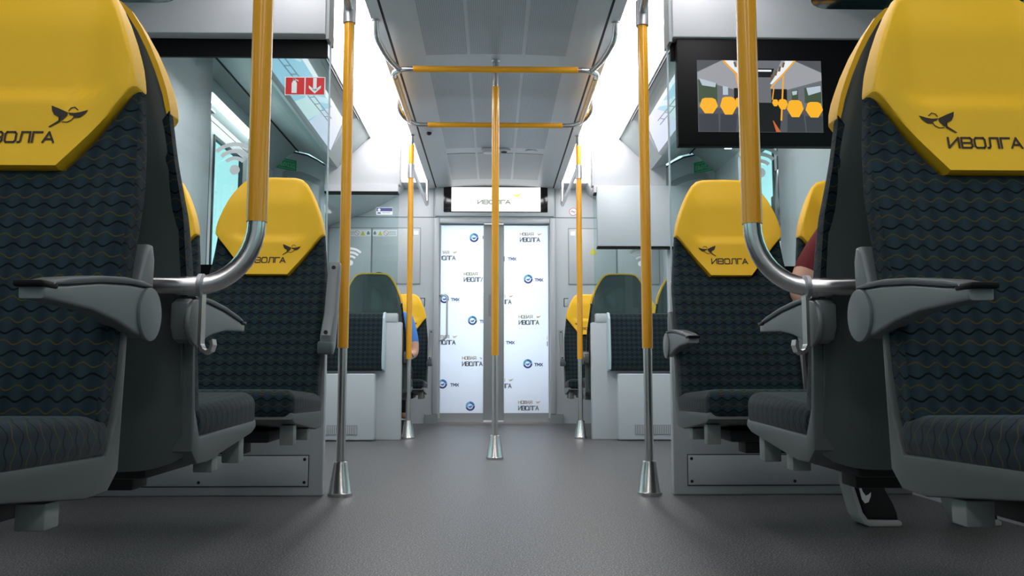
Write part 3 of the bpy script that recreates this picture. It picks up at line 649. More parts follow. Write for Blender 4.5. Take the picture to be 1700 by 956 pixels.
t = thing('no_smoking_sticker', 'round red-rimmed no smoking sticker beside the right far pole', 'sticker', (.795, YE-.002, 2.12))
g = G(); g.lathe([(.040, 0), (.040, -.001)], (.795, YE-.0015, 2.12), 'y', 22); part('red_ring', g, 'print_red', t)
g = G(); g.lathe([(.035, 0), (.035, -.001)], (.795, YE-.0022, 2.12), 'y', 22); part('disc', g, 'print_white', t)
g = flat_xz(strokes2d([[(.77, 2.12), (.82, 2.12)], [(.78, 2.135), (.81, 2.105)]], .006), YE-.0038); part('symbol', g, 'print_grey', t, smooth=0)
t = thing('warning_triangle', 'small yellow warning triangle by the blank white panel on the right', 'sticker', (1.0, YE-.008, 1.72))
g = G(); g.poly([(.955, YE-.0078, 1.885-.2), (1.035, YE-.0078, 1.885-.2), (.995, YE-.0078, 1.95-.2)]); part('triangle', g, 'print_yellow', t, smooth=0)

# monitor showing the saloon, on the near right partition
t = thing('monitor', 'black-framed monitor showing rows of yellow seats, on right glass', 'monitor', (1.1, P1-.05, 1.67))
YM = P1-.06
g = G(); g.box(.742, 1.62, YM, P1-.01, 1.437, 1.897, .004); part('bezel', g, 'black_trim', t)
sx0, sx1, sz0, sz1 = .826, 1.352, 1.494, 1.803
g = G(); g.box(sx0, sx1, YM-.002, YM+.001, sz0, sz1); part('screen', g, 'picture_grey', t)
def SP_(px, py): return (sx0+(px-305)/(975-305)*(sx1-sx0), sz1-(py-335)/(715-335)*(sz1-sz0))
def pic(mt, polys, k): 
    
    for P in polys: g = flat_xz([[SP_(*p) for p in P]], YM-.002-.0006*k); part('picture', g, mt, t, smooth=0)
pic('picture_lightgrey', [[(305, 400), (440, 335), (520, 335), (590, 470), (590, 500), (500, 490), (305, 440)], [(975, 400), (830, 335), (760, 335), (700, 470), (700, 500), (790, 490), (975, 440)]], 1)
pic('picture_mid', [[(305, 335), (440, 335), (305, 395)], [(975, 335), (830, 335), (975, 395)], [(305, 590), (505, 590), (560, 600), (600, 715), (305, 715)], [(975, 590), (790, 590), (720, 600), (690, 715), (975, 715)]], 1)
pic('picture_green', [[(310, 435), (410, 460), (410, 560), (310, 560)], [(880, 480), (970, 465), (970, 560), (880, 560)], [(810, 495), (845, 490), (845, 545), (810, 545)]], 2)
pic('picture_sky', [[(312, 432), (405, 458), (400, 480), (330, 470)], [(440, 472), (468, 478), (468, 520), (440, 520)], [(890, 480), (968, 468), (968, 500), (900, 520)], [(812, 500), (840, 495), (838, 515), (815, 520)]], 3)
pic('picture_black', [[(500, 483), (590, 483), (590, 560), (500, 560)], [(700, 487), (785, 487), (785, 560), (700, 560)], [(555, 378), (720, 378), (705, 425), (570, 425)], [(530, 560), (760, 560), (740, 715), (560, 715)]], 2)
pic('picture_white', [[(565, 385), (705, 385), (705, 395), (565, 395)], [(450, 337), (500, 337), (592, 460), (580, 462)], [(835, 337), (780, 337), (695, 460), (706, 462)]], 3)
pic('picture_brown', [[(500+22*k, 345+22*k), (512+22*k, 345+22*k), (520+20*k, 372+22*k), (508+20*k, 372+22*k)] for k in range(4)]+[[(780-22*k, 345+22*k), (768-22*k, 345+22*k), (760-20*k, 372+22*k), (772-20*k, 372+22*k)] for k in range(4)], 4)
for mt, P in (('picture_orange', [[(440, 340), (452, 337), (590, 482), (585, 486)], [(838, 337), (828, 335), (694, 482), (700, 486)], [(510, 415), (518, 412), (552, 650), (544, 652)], [(764, 415), (772, 418), (754, 655), (745, 655)], [(568, 480), (574, 480), (585, 545), (578, 545)], [(712, 480), (718, 480), (708, 545), (702, 545)]]),
              ('picture_red', [[(560, 715), (575, 715), (600, 640), (594, 640)], [(720, 715), (745, 715), (708, 655), (703, 655)]])): pic(mt, P, 5)
def octo(cx, cy, w, h): return [(cx-w*.5, cy), (cx-w*.36, cy-h*.45), (cx-w*.2, cy-h*.52), (cx+w*.2, cy-h*.52), (cx+w*.38, cy-h*.42), (cx+w*.5, cy), (cx+w*.22, cy+h*.48), (cx-w*.22, cy+h*.48)]
pic('picture_dark', [[(308, 620), (412, 620), (414, 715), (308, 715)], [(425, 620), (515, 620), (505, 715), (420, 715)], [(785, 620), (870, 620), (880, 715), (780, 715)], [(880, 630), (972, 630), (975, 715), (885, 715)]], 3)
pic('picture_yellow', [octo(362, 580, 98, 82), octo(468, 580, 90, 94), octo(530, 562, 56, 52), octo(570, 556, 34, 36), octo(720, 562, 34, 36), octo(760, 570, 54, 54), octo(826, 593, 90, 90), octo(928, 598, 94, 82)], 6)

# dark card reader on the vestibule door pillar at right
t = thing('door_panel_unit', 'dark upright control unit with white box, right vestibule pillar', 'control panel', (1.50, 4.16, 1.2))
g = G(); g.box(1.425, 1.475, 4.10, 4.22, 1.16, 1.52, .006); part('dark_case', g, 'black_gloss', t)
g = G(); g.box(1.455, 1.49, 4.24, 4.36, 1.06, 1.42, .006); part('rear_case', g, 'black_trim', t)
g = G(); g.box(1.43, 1.50, 4.12, 4.24, 1.00, 1.155, .005); part('white_box', g, 'white_panel', t)
g = G(); g.box(1.455, 1.495, 4.13, 4.17, 0, 1.0); g.box(1.49, 1.52, 4.10, 4.36, 0, 1.55); part('mount', g, 'light_panel', t)

# ================================================================= STANDBACK CABINETS below the far partitions
for s, side in ((-1, 'left'), (1, 'right')):
    t = thing('perch_cabinet', 'pale grey cabinet with dark lean-on pad, %s of the aisle' % side, 'cabinet', (s*1.1, P2-.1, 0), 'perch cabinets')
    g = G(); g.box(s*.700, s*1.66, P2-.02, P2+.06, 0, .875, .006); part('body', g, 'cabinet', t)
    g = G(); g.box(s*.732, s*1.66, P2-.025, P2+.05, .875, .942, .006); part('top_step', g, 'cabinet', t)
    g = G(); g.box(s*.88, s*1.50, P2-.13, P2-.02, 0.005, .49, .010, 3); lb = part('lower_box', g, 'cabinet', t)
    g = G(); g.box(s*1.00, s*1.30, P2-.134, P2-.128, .045, .115); vg = part('vent_grille', g, 'print_grey', t)
    g = G()
    for k in range(22): g.box(s*(1.006+.0135*k), s*(1.006+.0135*k+.006), P2-.138, P2-.13, .048, .112)
    tag(part('slats', g, 'cabinet', vg), kind='stuff')
    g = G(); g.prism([(P2-.03, .945), (P2-.075, .935), (P2-.105, .90), (P2-.135, .60), (P2-.12, .53), (P2-.03, .51)], 'x', s*.832, s*1.33, .008); part('lean_pad', g, 'moquette', t, uv=True)
    g = G(); g.prism([(P2-.025, .95), (P2-.075, .942), (P2-.11, .90), (P2-.142, .60), (P2-.125, .522), (P2-.025, .502)], 'x', s*.815, s*.832, .004); part('pad_end', g, 'pad_edge', t)
    g = G(); g.prism([(P2-.025, .95), (P2-.075, .942), (P2-.11, .90), (P2-.142, .60), (P2-.125, .522), (P2-.025, .502)], 'x', s*1.33, s*1.345, .004); part('pad_end', g, 'pad_edge', t)

# ================================================================= SEATS
HT = [(0, 1.220), (.40, 1.218), (.52, 1.210), (.62, 1.192), (.72, 1.160), (.80, 1.128), (.90, 1.080), (.97, 1.035), (1, 1.000)]
def lean(z): return .26*(min(z, .90)-.42)+.12*max(0, z-.90)
def zb(u): u = abs(u); return .841+(0 if u < .38 else (.995-.841)*(u-.38)/.62)
def Wb(z): return lerp_table([(.30, .20), (.42, .215), (.80, .215), (.985, .194)], z)
def headface(x, z):
    rec = ss(.976, .983, z)*(1-ss(.10, .145, abs(x)))
    return lean(z)-.016+.014*rec*(1-.4*ss(1.05, 1.2, z))-.012*ss(.12, .19, abs(x))*ss(.9, 1.0, z)+.02*ss(1.10, 1.22, z)
def backface(x, z):
    return lean(z)-.014*math.sin(max(0, min(1, (z-.42)/.4))*math.pi)*.6-.020*ss(.11, .19, abs(x))*(1-.5*ss(.75, .95, z))
def slab(xw, zlo, zhi, yf, yb, us, nz, r=.012, rside=None, rlow=None):
    """closed pad: columns u in us, rows in z; front yf(x,z), rear yb(x,z), rounded rim"""
    g = G(); n = len(us); rows_ = [i/nz for i in range(nz+1)]
    rows_ = sorted(set([0, .012, .03, .06]+[q for q in rows_ if .07 < q < .93]+[.94, .97, .988, 1]))
    m_ = len(rows_); Vf = []; Vb = []
    for u in us:
        a, b_ = zlo(u), zhi(u)
        for q in rows_:
            z = a+(b_-a)*q; x = u*xw(z); y = yf(x, z)
            ds = ((1-abs(u))*xw(z))/(rside or r); dt = (b_-z)/r; dl = (z-a)/(rlow or r)
            d_ = max(0, min(1, ds, dt, dl)); pil = r*(1-math.sqrt(max(0, 1-(1-d_)**2)))
            Vf.append((x, y+pil, z)); Vb.append((x, max(yb(x, z), y+pil+.002), z))
    F = []
    for i in range(n-1):
        for j in range(m_-1):
            a = i*m_+j; F.append((a, a+m_, a+m_+1, a+1)); F.append((a+n*m_, a+1+n*m_, a+m_+1+n*m_, a+m_+n*m_))
    ring = [i*m_ for i in range(n)]+[(n-1)*m_+j for j in range(1, m_)]+[i*m_+m_-1 for i in range(n-2, -1, -1)]+[j for j in range(m_-2, 0, -1)]
    for a, b_ in zip(ring, ring[1:]+ring[:1]): F.append((a, b_, b_+n*m_, a+n*m_))
    return g.add(Vf+Vb, F)
US = [-1, -.985, -.96, -.93, -.88, -.8, -.72, -.62, -.52, -.45, -.38, -.28, -.14, 0, .14, .28, .38, .45, .52, .62, .72, .8, .88, .93, .96, .985, 1]
def on_head(polys, off=.0012):
    g = G()
    for P in polys: g.poly([(x, headface(x, z)-off, z) for x, z in P])
    return g
seat_cache = {}
def seat_meshes(m):
    if m in seat_cache: return seat_cache[m]
    d_ = {}
    g = slab(lambda z: .195, zb, lambda u: lerp_table(HT, abs(u)), headface, lambda x, z: lean(z)+.026, US, 26, r=.012, rlow=.004)
    d_['headrest'] = mesh('headrest', g, 'yellow_leather', smooth=50)
    tx = .070
    g = on_head(strokes2d(word2d('ИВОЛГА', -tx, .887, 2*tx, .022, .0032), .0036, .02)); d_['lettering'] = mesh('lettering', g, 'print_dark', smooth=0)
    fl, st = bird_polys(m*.083, .937, .066, m); d_['bird_mark'] = mesh('bird_mark', on_head(fl+st), 'print_dark', smooth=0)
    g = slab(Wb, lambda u: .40, lambda u: zb(u)+.004, backface, lambda x, z: lean(z)+.030, US, 22, r=.02, rlow=.02)
    d_['backrest'] = mesh('backrest', g, 'moquette', smooth=50, uv=True)
    SH = lambda u: lerp_table(HT, abs(u))-.010
    g = slab(lambda z: lerp_table([(.26, .18), (.32, .204), (.80, .204), (.95, .194), (1.0, .187)], z), lambda u: .295+.03*abs(u)**6, SH, lambda x, z: lean(z)+.022+.01*ss(1.10, 1.22, z),
             lambda x, z: lean(z)+.034+.012*(1-ss(.9, 1.15, z))+.045*(1-ss(.30, .85, z))-.02*ss(.12, .22, abs(x)), US, 20, r=.004)
    # round the rear edge of the shell
    d_['back_shell'] = mesh('back_shell', g, 'seat_back_shell', smooth=40)
    g = G(); g.box(-.224, .224, -.41, .035, .350, .436, .032, 5)
    g.map(lambda x, y, z: (x, y, z+(.008 if z > .4 else 0)*ss(.25, .41, -y)*1.0-(.012*ss(.2, 0, -y) if z > .4 else 0)+(-.0 if z > .4 else 0)))
    d_['cushion'] = mesh('cushion', g, 'moquette', smooth=50, uv=True, rib=True)
    g = G(); g.prism([(-.40, .374), (-.405, .355), (-.37, .342), (-.05, .304), (.02, .306), (.055, .335), (.068, .56), (.056, .56), (.042, .42), (.01, .362)], 'x', -.2235, .2235, .006)
    d_['seat_pan'] = mesh('seat_pan', g, 'seat_pan', smooth=35)
    for k, yy in (('a', -.34), ('b', -.145)):
        g = G(); zt_ = .335 if k == 'a' else .312; g.box(m*.170, m*.212, yy, yy+.040, .275, zt_, .003); d_['foot'+k] = mesh('bracket', g, 'foot_block')
    g = G(); g.box(-.12, .12, -.26, .02, .275, .312, .01); d_['frame'] = mesh('under_frame', g, 'support_dark')
    # armrest down: body, cap, tip, pivot cover, upright blade
    ox0, ox1 = .203, .238
    prof = [(.115, .625), (.09, .636), (.0, .634), (-.10, .626), (-.20, .612), (-.258, .606), (-.258, .588), (-.20, .586), (-.12, .583), (-.04, .572), (.03, .556), (.075, .549), (.10, .556), (.115, .58)]
    g = G(); g.prism(prof, 'x', m*ox0, m*ox1, .005, 3); d_['arm'] = mesh('armrest', g, 'arm_grey', smooth=40)
    g = G(); g.prism([(.085, .636), (.0, .634), (-.10, .626), (-.20, .612), (-.240, .608), (-.235, .614), (-.20, .622), (-.10, .636), (-.02, .643), (.05, .644), (.085, .641)], 'x', m*(ox0-.004), m*(ox1+.004), .003); d_['arm_cap'] = mesh('armrest_cap', g, 'arm_cap', smooth=40)
    g = G(); g.box(m*(ox0-.002), m*(ox1+.002), -.268, -.225, .603, .612, .003); d_['arm_tip'] = mesh('armrest_tip', g, 'black_trim')
    g = G(); pc = [(.077+.046*math.cos(2*math.pi*k/24), .590+.046*math.sin(2*math.pi*k/24)) for k in range(24)]
    g.prism(pc, 'x', m*(ox1-.004), m*(ox1+.006), .003); d_['pivot'] = mesh('pivot_cover', g, 'arm_grey')
    g = G(); g.prism([(.058, .60), (.125, .60), (.128, .69), (.118, .715), (.104, .715), (.094, .70)], 'x', m*.198, m*.226, .006, 3); d_['blade'] = mesh('support_blade', g, 'arm_grey', smooth=40)
    # armrest folded up
    g = G(); g.prism([(.035, .565), (.085, .555), (.115, .58), (.135, .70), (.150, .86), (.140, .882), (.115, .882), (.100, .85), (.075, .70), (.025, .62)], 'x', m*.222, m*.262, .006, 3)
    g.map(lambda x, y, z: (x+m*.010*(z-.55)/.33, y-.07, z)); d_['arm_up'] = mesh('armrest', g, 'arm_grey', smooth=40)
    g = G()
    for zz in (.63, .862): g.lathe([(.0075, 0), (.0065, -.002), (.003, -.002)], (m*(.242+.010*(zz-.55)/.33), -.05+.105*ss(.55, .95, zz)-.012+.004, zz), 'y', 12)
    d_['screws'] = mesh('screw', g, 'support_dark')
    g = G(); g.box(m*.215, m*.266, -.048, -.005, .555, .60, .008); d_['arm_foot'] = mesh('armrest_foot', g, 'arm_cap')
    for k in ('arm', 'arm_cap', 'arm_tip', 'pivot', 'blade'):
        for v in d_[k].vertices: v.co.y += .03
    seat_cache[m] = d_; return d_
protos = {}
def make_seat(m, arm):
    key = (m, arm)
    if key in protos: return copy_tree(protos[key])
    d_ = seat_meshes(m); t = bpy.data.objects.new('train_seat', None); t.empty_display_size = .05; COL.objects.link(t)
    hr = link('headrest', d_['headrest'], t); hr['label'] = 'yellow headrest'; link('lettering', d_['lettering'], hr)['label'] = 'dark brown ИВОЛГА lettering'; link('bird_mark', d_['bird_mark'], hr)
    link('backrest', d_['backrest'], t); link('back_shell', d_['back_shell'], t); link('cushion', d_['cushion'], t); link('seat_pan', d_['seat_pan'], t)
    link('bracket', d_['foota'], t); link('bracket', d_['footb'], t); link('under_frame', d_['frame'], t)
    if arm.startswith('down'):
        a = link('armrest', d_['arm'], t); link('armrest_cap', d_['arm_cap'], a); link('armrest_tip', d_['arm_tip'], a); link('pivot_cover', d_['pivot'], a)
        if arm == 'down': link('support_blade', d_['blade'], t)
    elif arm == 'up':
        a = link('armrest', d_['arm_up'], t); link('screw', d_['screws'], a); link('armrest_foot', d_['arm_foot'], a)
    protos[key] = t; return t
def place_seat(X, Y, facing, s, arm, label, sc=1.0):
    # facing -1: towards the camera. aisle side local sign: left car side (s=-1) facing camera -> +1
    m = (-s) if facing < 0 else s
    t = make_seat(m, arm); t.location = (X, Y, 0); t.rotation_euler = (0, 0, 0 if facing < 0 else math.pi); t.scale = (sc, 1, 1.03 if sc > 1 else 1)
    return tag(t, label, 'seat', 'blue and yellow train seats')
DR = .03     # the right-hand row stands a little further out
YA, YB, YC, YD, YEE = 1.34, 1.78, 2.93, 6.62, 7.57
for s, side in ((-1, 'left'), (1, 'right')):
    place_seat(s*.836+DR*(s > 0), YA, -1, s, 'down', 'large nearest %s seat facing the camera, cut by the frame' % side)
    place_seat(s*.836+DR*(s > 0), YB, 1, s, 'down_plain', '%s seat facing away, back to back with the nearest %s seat' % (side, side))
    place_seat(s*.825+DR*(s > 0), YC, -1, s, 'up' if s < 0 else 'down', ('left aisle seat behind the curved rail, its armrest folded up' if s < 0 else 'right aisle seat behind the curved rail, its armrest lowered'))
    place_seat(s*1.285+DR*(s > 0), YC, -1, s, 'none', ('left window-side seat, its headrest half hidden by the nearest seats' if s < 0 else 'right window-side seat with a person in maroon in front'))
    place_seat(s*.935+DR*(s > 0), YD, 1, s, 'down_plain', 'far %s seat seen from behind above the pale cabinet' % side, 1.17)
    place_seat(s*.82+DR*(s > 0), YEE, -1, s, 'up', 'farthest %s aisle seat, by the end wall, armrest folded up' % side)
    place_seat(s*1.285+DR*(s > 0), YEE, -1, s, 'none', 'farthest %s window seat by the end wall, mostly hidden' % side)
place_seat(1.46, YD, 1, 1, 'none', 'far right window-side seat seen from behind, half hidden', 1.10)
# wall rails that carry the cantilevered seats
for s, side in ((-1, 'left'), (1, 'right')):
    t = thing('seat_support', 'dark cross beams under the near %s seats' % side, 'beam', (s*1.2, 2, .2), 'seat support beams')
    for ya in (YA-.16, YB+.16, YC-.16):
        g = G(); g.box(s*.80, s*1.70, ya-.04, ya+.04, .235, .274, .004); part('beam', g, 'support_dark', t)

# ================================================================= POLES AND RAILS
RP = .0195
def foot(x, y):
    g = G(); g.lathe([(.050, 0), (.050, .012), (.047, .016), (.030, .128), (.028, .135), (RP, .137)], (x, y, 0)); return g
def pole(x, y, label, top, ysl0, ysl1, clamp=None, flange=True):
    t = thing('grab_pole', label, 'pole', (x, y, 0), 'vertical grab poles')
    g = G(); g.tube([(x, y, .05), (x, y, top)], RP*.93, 18); part('steel_pipe', g, 'steel', t)
    part('foot_cone', foot(x, y), 'steel', t)
    g = G(); g.tube([(x, y, ysl0), (x, y, ysl1)], RP*1.12, 18); part('yellow_sleeve', g, 'yellow_rail', t)
    if clamp:
        g = G(); g.tube([(x, y, clamp-.055), (x, y, clamp+.055)], RP*1.4, 18); part('clamp', g, 'clamp_steel', t)
    if flange:
        g = G(); g.lathe([(.026, 0), (.026, -.006), (RP, -.012)], (x, y, top)); part('ceiling_flange', g, 'steel', t)
    return t
for s, side in ((-1, 'left'), (1, 'right')):
    x = s*.627
    t = pole(x, P1, 'yellow and steel pole standing %s of the aisle, nearest foot in view' % side, 2.352, .594, 2.25, 2.03)
    g = G(); g.tube([(x, P1, 2.03), (x-s*.004, P1-.07, 2.05), (x-s*.004, P1-.14, 2.07), (x-s*.004, 2.0, 2.07), (x-s*.004, 1.85, 2.20), (x-s*.004, 1.85, 2.352)], .018, fillet=.08); part('handrail', g, 'steel', t)
    x = s*.655
    t = pole(x, 6.47, 'slimmer-looking far yellow pole %s of the aisle, near the end doors' % side, 2.352, .60, 2.27, 2.06)
    g = G(); g.tube([(x, 6.47, 2.06), (x-s*.004, 6.56, 2.10), (x-s*.004, 8.02, 2.10), (x-s*.004, 8.02, 2.352)], .016, fillet=.06); part('handrail', g, 'steel', t)
t = pole(0, 4.93, 'central yellow and steel pole in the middle of the aisle', zc(0), .595, 2.205)
# ceiling frame of yellow bars round the central pole
t = thing('ceiling_grab_frame', 'rounded yellow and steel frame of bars hung below the ceiling', 'handrail', (0, 5.3, 2.24))
ZF, YF0, YF1, XF = 2.24, 4.73, 5.83, .597
g = G(); c = .10
loop = []
for cx, cy, a0 in ((XF-c, YF0+c, -90), (XF-c, YF1-c, 0), (-XF+c, YF1-c, 90), (-XF+c, YF0+c, 180)):
    for k in range(9): a = R(a0+90*k/8); loop.append((cx+c*math.cos(a), cy+c*math.sin(a), ZF))
g.tube(loop+[loop[0]], .0155, caps=False); part('steel_loop', g, 'steel', t)
for P in ([(-XF+.12, YF0, ZF), (XF-.12, YF0, ZF)], [(-XF+.12, YF1, ZF), (XF-.12, YF1, ZF)], [(-XF, YF0+.13, ZF), (-XF, YF1-.13, ZF)], [(XF, YF0+.13, ZF), (XF, YF1-.13, ZF)]):
    g = G(); g.tube(P, .0185); part('yellow_sleeve', g, 'yellow_rail', t)
for s in (-1, 1):
    g = G(); g.tube([(s*(XF-.045), YF0+.035, ZF), (s*(XF+.01), YF0-.16, ZF+.005), (s*.637, YF0-.38, ZF+.03), (s*.637, YF0-.42, 2.352)], .0155, fillet=.10); br = part('brace', g, 'steel', t)
    g = G(); g.lathe([(.022, 0), (.022, -.005), (.016, -.01)], (s*.637, YF0-.42, 2.352)); part('ceiling_flange', g, 'steel', br)
    g = G(); g.tube([(s*(XF-.03), YF1-.03, ZF), (s*(XF+.03), YF1-.15, ZF), (s*.652, YF1-.26, ZF+.03), (s*.652, YF1-.28, 2.352)], .0155, fillet=.07); part('brace', g, 'steel', t)
# curved rails beside the near seats, with bag hooks
for s, side in ((-1, 'left'), (1, 'right')):
    y = 1.68; x = s*.485+DR*(s > 0)
    t = thing('curved_grab_rail', 'thick yellow pole bending into a steel armrest-height rail, near %s seats' % side, 'handrail', (s*.6, y, .6), 'curved grab rails')
    ztop = 2.352; zr = .660; rb = .130
    path = [(x, y, ztop), (x, y, zr+rb)]+[(x+s*(rb*.86)*(1-math.cos(R(a))), y-.03*(1-math.cos(R(a))), zr+rb-rb*math.sin(R(a))) for a in range(9, 91, 9)]+[(s*.70+DR*(s > 0), y-.05, zr-.001)]
    g = G(); g.tube(path, .0185, 20); part('steel_pipe', g, 'steel', t)
    g = G(); g.tube([(x, y, zr+rb+.002), (x, y, 2.1)], .0205, 20); part('yellow_sleeve', g, 'yellow_rail', t)
    g = G(); xr = s*.578+DR*(s > 0); yr = y-.035
    g.tube([(xr-.004, yr, zr), (xr+.004, yr, zr)], .0235, 20); hk = part('ring', g, 'clamp_steel', t)
    # flat strap hanging down, curling to a hook
    g = G(); zt_ = zr-.018
    pr = [(0, zt_), (0, .545), (.006, .532), (.016, .526), (.026, .532), (.030, .545), (.028, .556)]
    inn = [(.006, zt_), (.006, .547), (.010, .538), (.016, .534), (.022, .538), (.024, .545), (.022, .553)]
    for (a, b_), (p, q) in zip(zip(pr, inn), zip(pr[1:], inn[1:])):
        o_ = xr if s < 0 else xr
        g.prism([(o_-s*a[0], a[1]), (o_-s*p[0], p[1]), (o_-s*q[0], q[1]), (o_-s*b_[0], b_[1])], 'y', yr-.012, yr+.012)
    part('bag_hook', g, 'steel', t, smooth=60)
# ceiling fittings
t = thing('smoke_detector', 'round white detector on the ceiling left of the central pole', 'detector', (-.04, 7.0, 2.37))
g = G(); g.lathe([(.06, 0), (.06, -.015), (.045, -.028), (.02, -.030)], (-.055, 6.98, 2.373)); part('dome', g, 'white_panel', t)
t = thing('ceiling_speaker', 'round ceiling fitting with dark centre right of the central pole', 'detector', (.11, 7.0, 2.37))
g = G(); g.lathe([(.055, 0), (.055, -.01), (.03, -.02)], (.075, 6.98, 2.373)); part('dome', g, 'white_panel', t)
g = G(); g.lathe([(.028, 0), (.02, -.006)], (.075, 6.98, 2.353)); part('lens', g, 'black_trim', t)
g = G(); g.lathe([(.05, 0), (.05, -.004)], (.31, 7.0, 2.367)); solo('ceiling_disc', g, 'light_panel', 'flat grey disc set in the ceiling near the end doors', 'vent')
t = thing('ceiling_camera', 'small black dome camera at the left edge of the ceiling', 'camera', (-.52, 6.45, 2.36))
g = G(); g.lathe([(.035, 0), (.032, -.01)], (-.513, 6.40, 2.360)); part('collar', g, 'white_panel', t)
g = G(); g.lathe([(.024, 0), (.02, -.014), (.008, -.022)], (-.513, 6.40, 2.351)); part('dome', g, 'black_gloss', t)
# dark luggage racks over the window seats
for s, side in ((-1, 'left'), (1, 'right')):
    t = thing('luggage_rack', 'dark rounded rack end high above the near %s seats' % side, 'rack', (s*1.4, 1.5, 1.8), 'luggage racks')
    c = .10; ye = 2.90; xi = 1.10
    pts = [(s*xi, -2.4), (s*xi, ye-c)]+[(s*(xi+c-c*math.cos(R(a))), ye-c+c*math.sin(R(a))) for a in (15, 30, 45, 60, 75, 90)]+[(s*XW, ye), (s*XW, -2.4)]
    g = G(); g.prism(pts, 'z', 1.795, 1.82, .006); part('shelf', g, 'rack_glass', t)
    g = G(); g.tube([(s*xi, -2.4, 1.84), (s*xi, ye-.1, 1.84), (s*(xi+.1), ye, 1.84), (s*XW, ye, 1.84)], .012, fillet=.06); part('rail', g, 'steel', t)
    for yy in (-1.2, 1.42):
        g = G(); g.box(s*1.45, s*XW, yy-.01, yy+.01, 1.70, 1.795); part('bracket', g, 'grey_panel', t)

# ================================================================= PEOPLE
def figure(name, joints, edges, parts_of, mats, root_j, parent):
    """one continuous skinned body; joints: name->(pos, radius); parts_of: edge index -> material"""
    names = list(joints); idx = {n: i for i, n in enumerate(names)}
    me = bpy.data.meshes.new(name); me.from_pydata([joints[n][0] for n in names], [(idx[a], idx[b_]) for a, b_, _ in edges], [])
    o = bpy.data.objects.new(name, me); COL.objects.link(o)
    md = o.modifiers.new('skin', 'SKIN'); md.use_smooth_shade = True
    for i, n in enumerate(names):
        r = joints[n][1]; rr = r if isinstance(r, tuple) else (r, r); me.skin_vertices[0].data[i].radius = rr; me.skin_vertices[0].data[i].use_root = (n == root_j)
    sd = o.modifiers.new('sub', 'SUBSURF'); sd.levels = 2; sd.render_levels = 2
    dg = bpy.context.evaluated_depsgraph_get(); m2 = bpy.data.meshes.new_from_object(o.evaluated_get(dg)); bpy.data.objects.remove(o)
    for m_ in mats: m2.materials.append(M[m_])
    segs = [(Vector(joints[a][0]), Vector(joints[b_][0]), k) for a, b_, k in edges]
    for p in m2.polygons:
        c = p.center; best = None
        for a, b_, k in segs:
            ab = b_-a; t_ = max(0, min(1, (c-a).dot(ab)/max(ab.length_squared, 1e-9))); d_ = (c-(a+ab*t_)).length
            if best is None or d_ < best[0]: best = (d_, k)
        p.material_index = best[1]; p.use_smooth = True
    wl = wloc(parent)
    for v in m2.vertices: v.co -= wl
    return link(name, m2, parent)
def head(parent, c, r, hair='hair'):
    """face turned towards -Y"""
    bm = bmesh.new(); bmesh.ops.create_uvsphere(bm, u_segments=24, v_segments=18, radius=1)
    for v in bm.verts:
        x, y, z = v.co; jaw = 1-.28*ss(0, -1, z); v.co = Vector((c[0]+x*r*.74*jaw, c[1]+y*r*.92*jaw+(-.004 if z < 0 else 0), c[2]+z*r*1.18))
    g = G().frombm(bm); hd = part('head', g, 'skin', parent, smooth=60)
    g = G(); g.add([(c[0]-.012, c[1]-r*.86, c[2]-.02), (c[0]+.012, c[1]-r*.86, c[2]-.02), (c[0], c[1]-r*1.08, c[2]-.022), (c[0], c[1]-r*.88, c[2]+.03), (c[0], c[1]-r*.85, c[2]-.03)], [(0, 2, 3), (1, 3, 2), (0, 4, 2), (1, 2, 4), (0, 3, 1, 4)]); part('nose', g, 'skin', hd)
    for q in (-1, 1):
        g = G(); g.lathe([(.004, -.006), (.012, -.003), (.012, .003), (.004, .006)], (c[0]+q*.032, c[1]-r*.84, c[2]+.012), 'y', 12); part('eye', g, 'eye_white', hd)
        g = G(); g.lathe([(.006, -.007), (.006, -.002)], (c[0]+q*.032, c[1]-r*.85, c[2]+.012), 'y', 12); part('iris', g, 'black_trim', hd)
        g = G(); g.lathe([(.01, -.01), (.028, -.006), (.03, .004), (.01, .008)], (c[0]+q*r*.74, c[1], c[2]-.005), 'x', 12); part('ear', g, 'skin', hd)
    g = G(); g.box(c[0]-.022, c[0]+.022, c[1]-r*.86, c[1]-r*.78, c[2]-.056, c[2]-.049, .002); part('mouth', g, 'maroon_cloth', hd)
    bm = bmesh.new(); bmesh.ops.create_uvsphere(bm, u_segments=24, v_segments=18, radius=1)
    for v in bm.verts:
        x, y, z = v.co; v.co = Vector((c[0]+x*r*.80, c[1]+.012+y*r*.96, c[2]+.012+z*r*1.2))
    kill = [v for v in bm.verts if v.co.z < c[2]+.03 and v.co.y < c[1]-.01 or v.co.z < c[2]-.05]; bmesh.ops.delete(bm, geom=kill, context='VERTS')
    g = G().frombm(bm); part('hair', g, hair, parent, smooth=60)
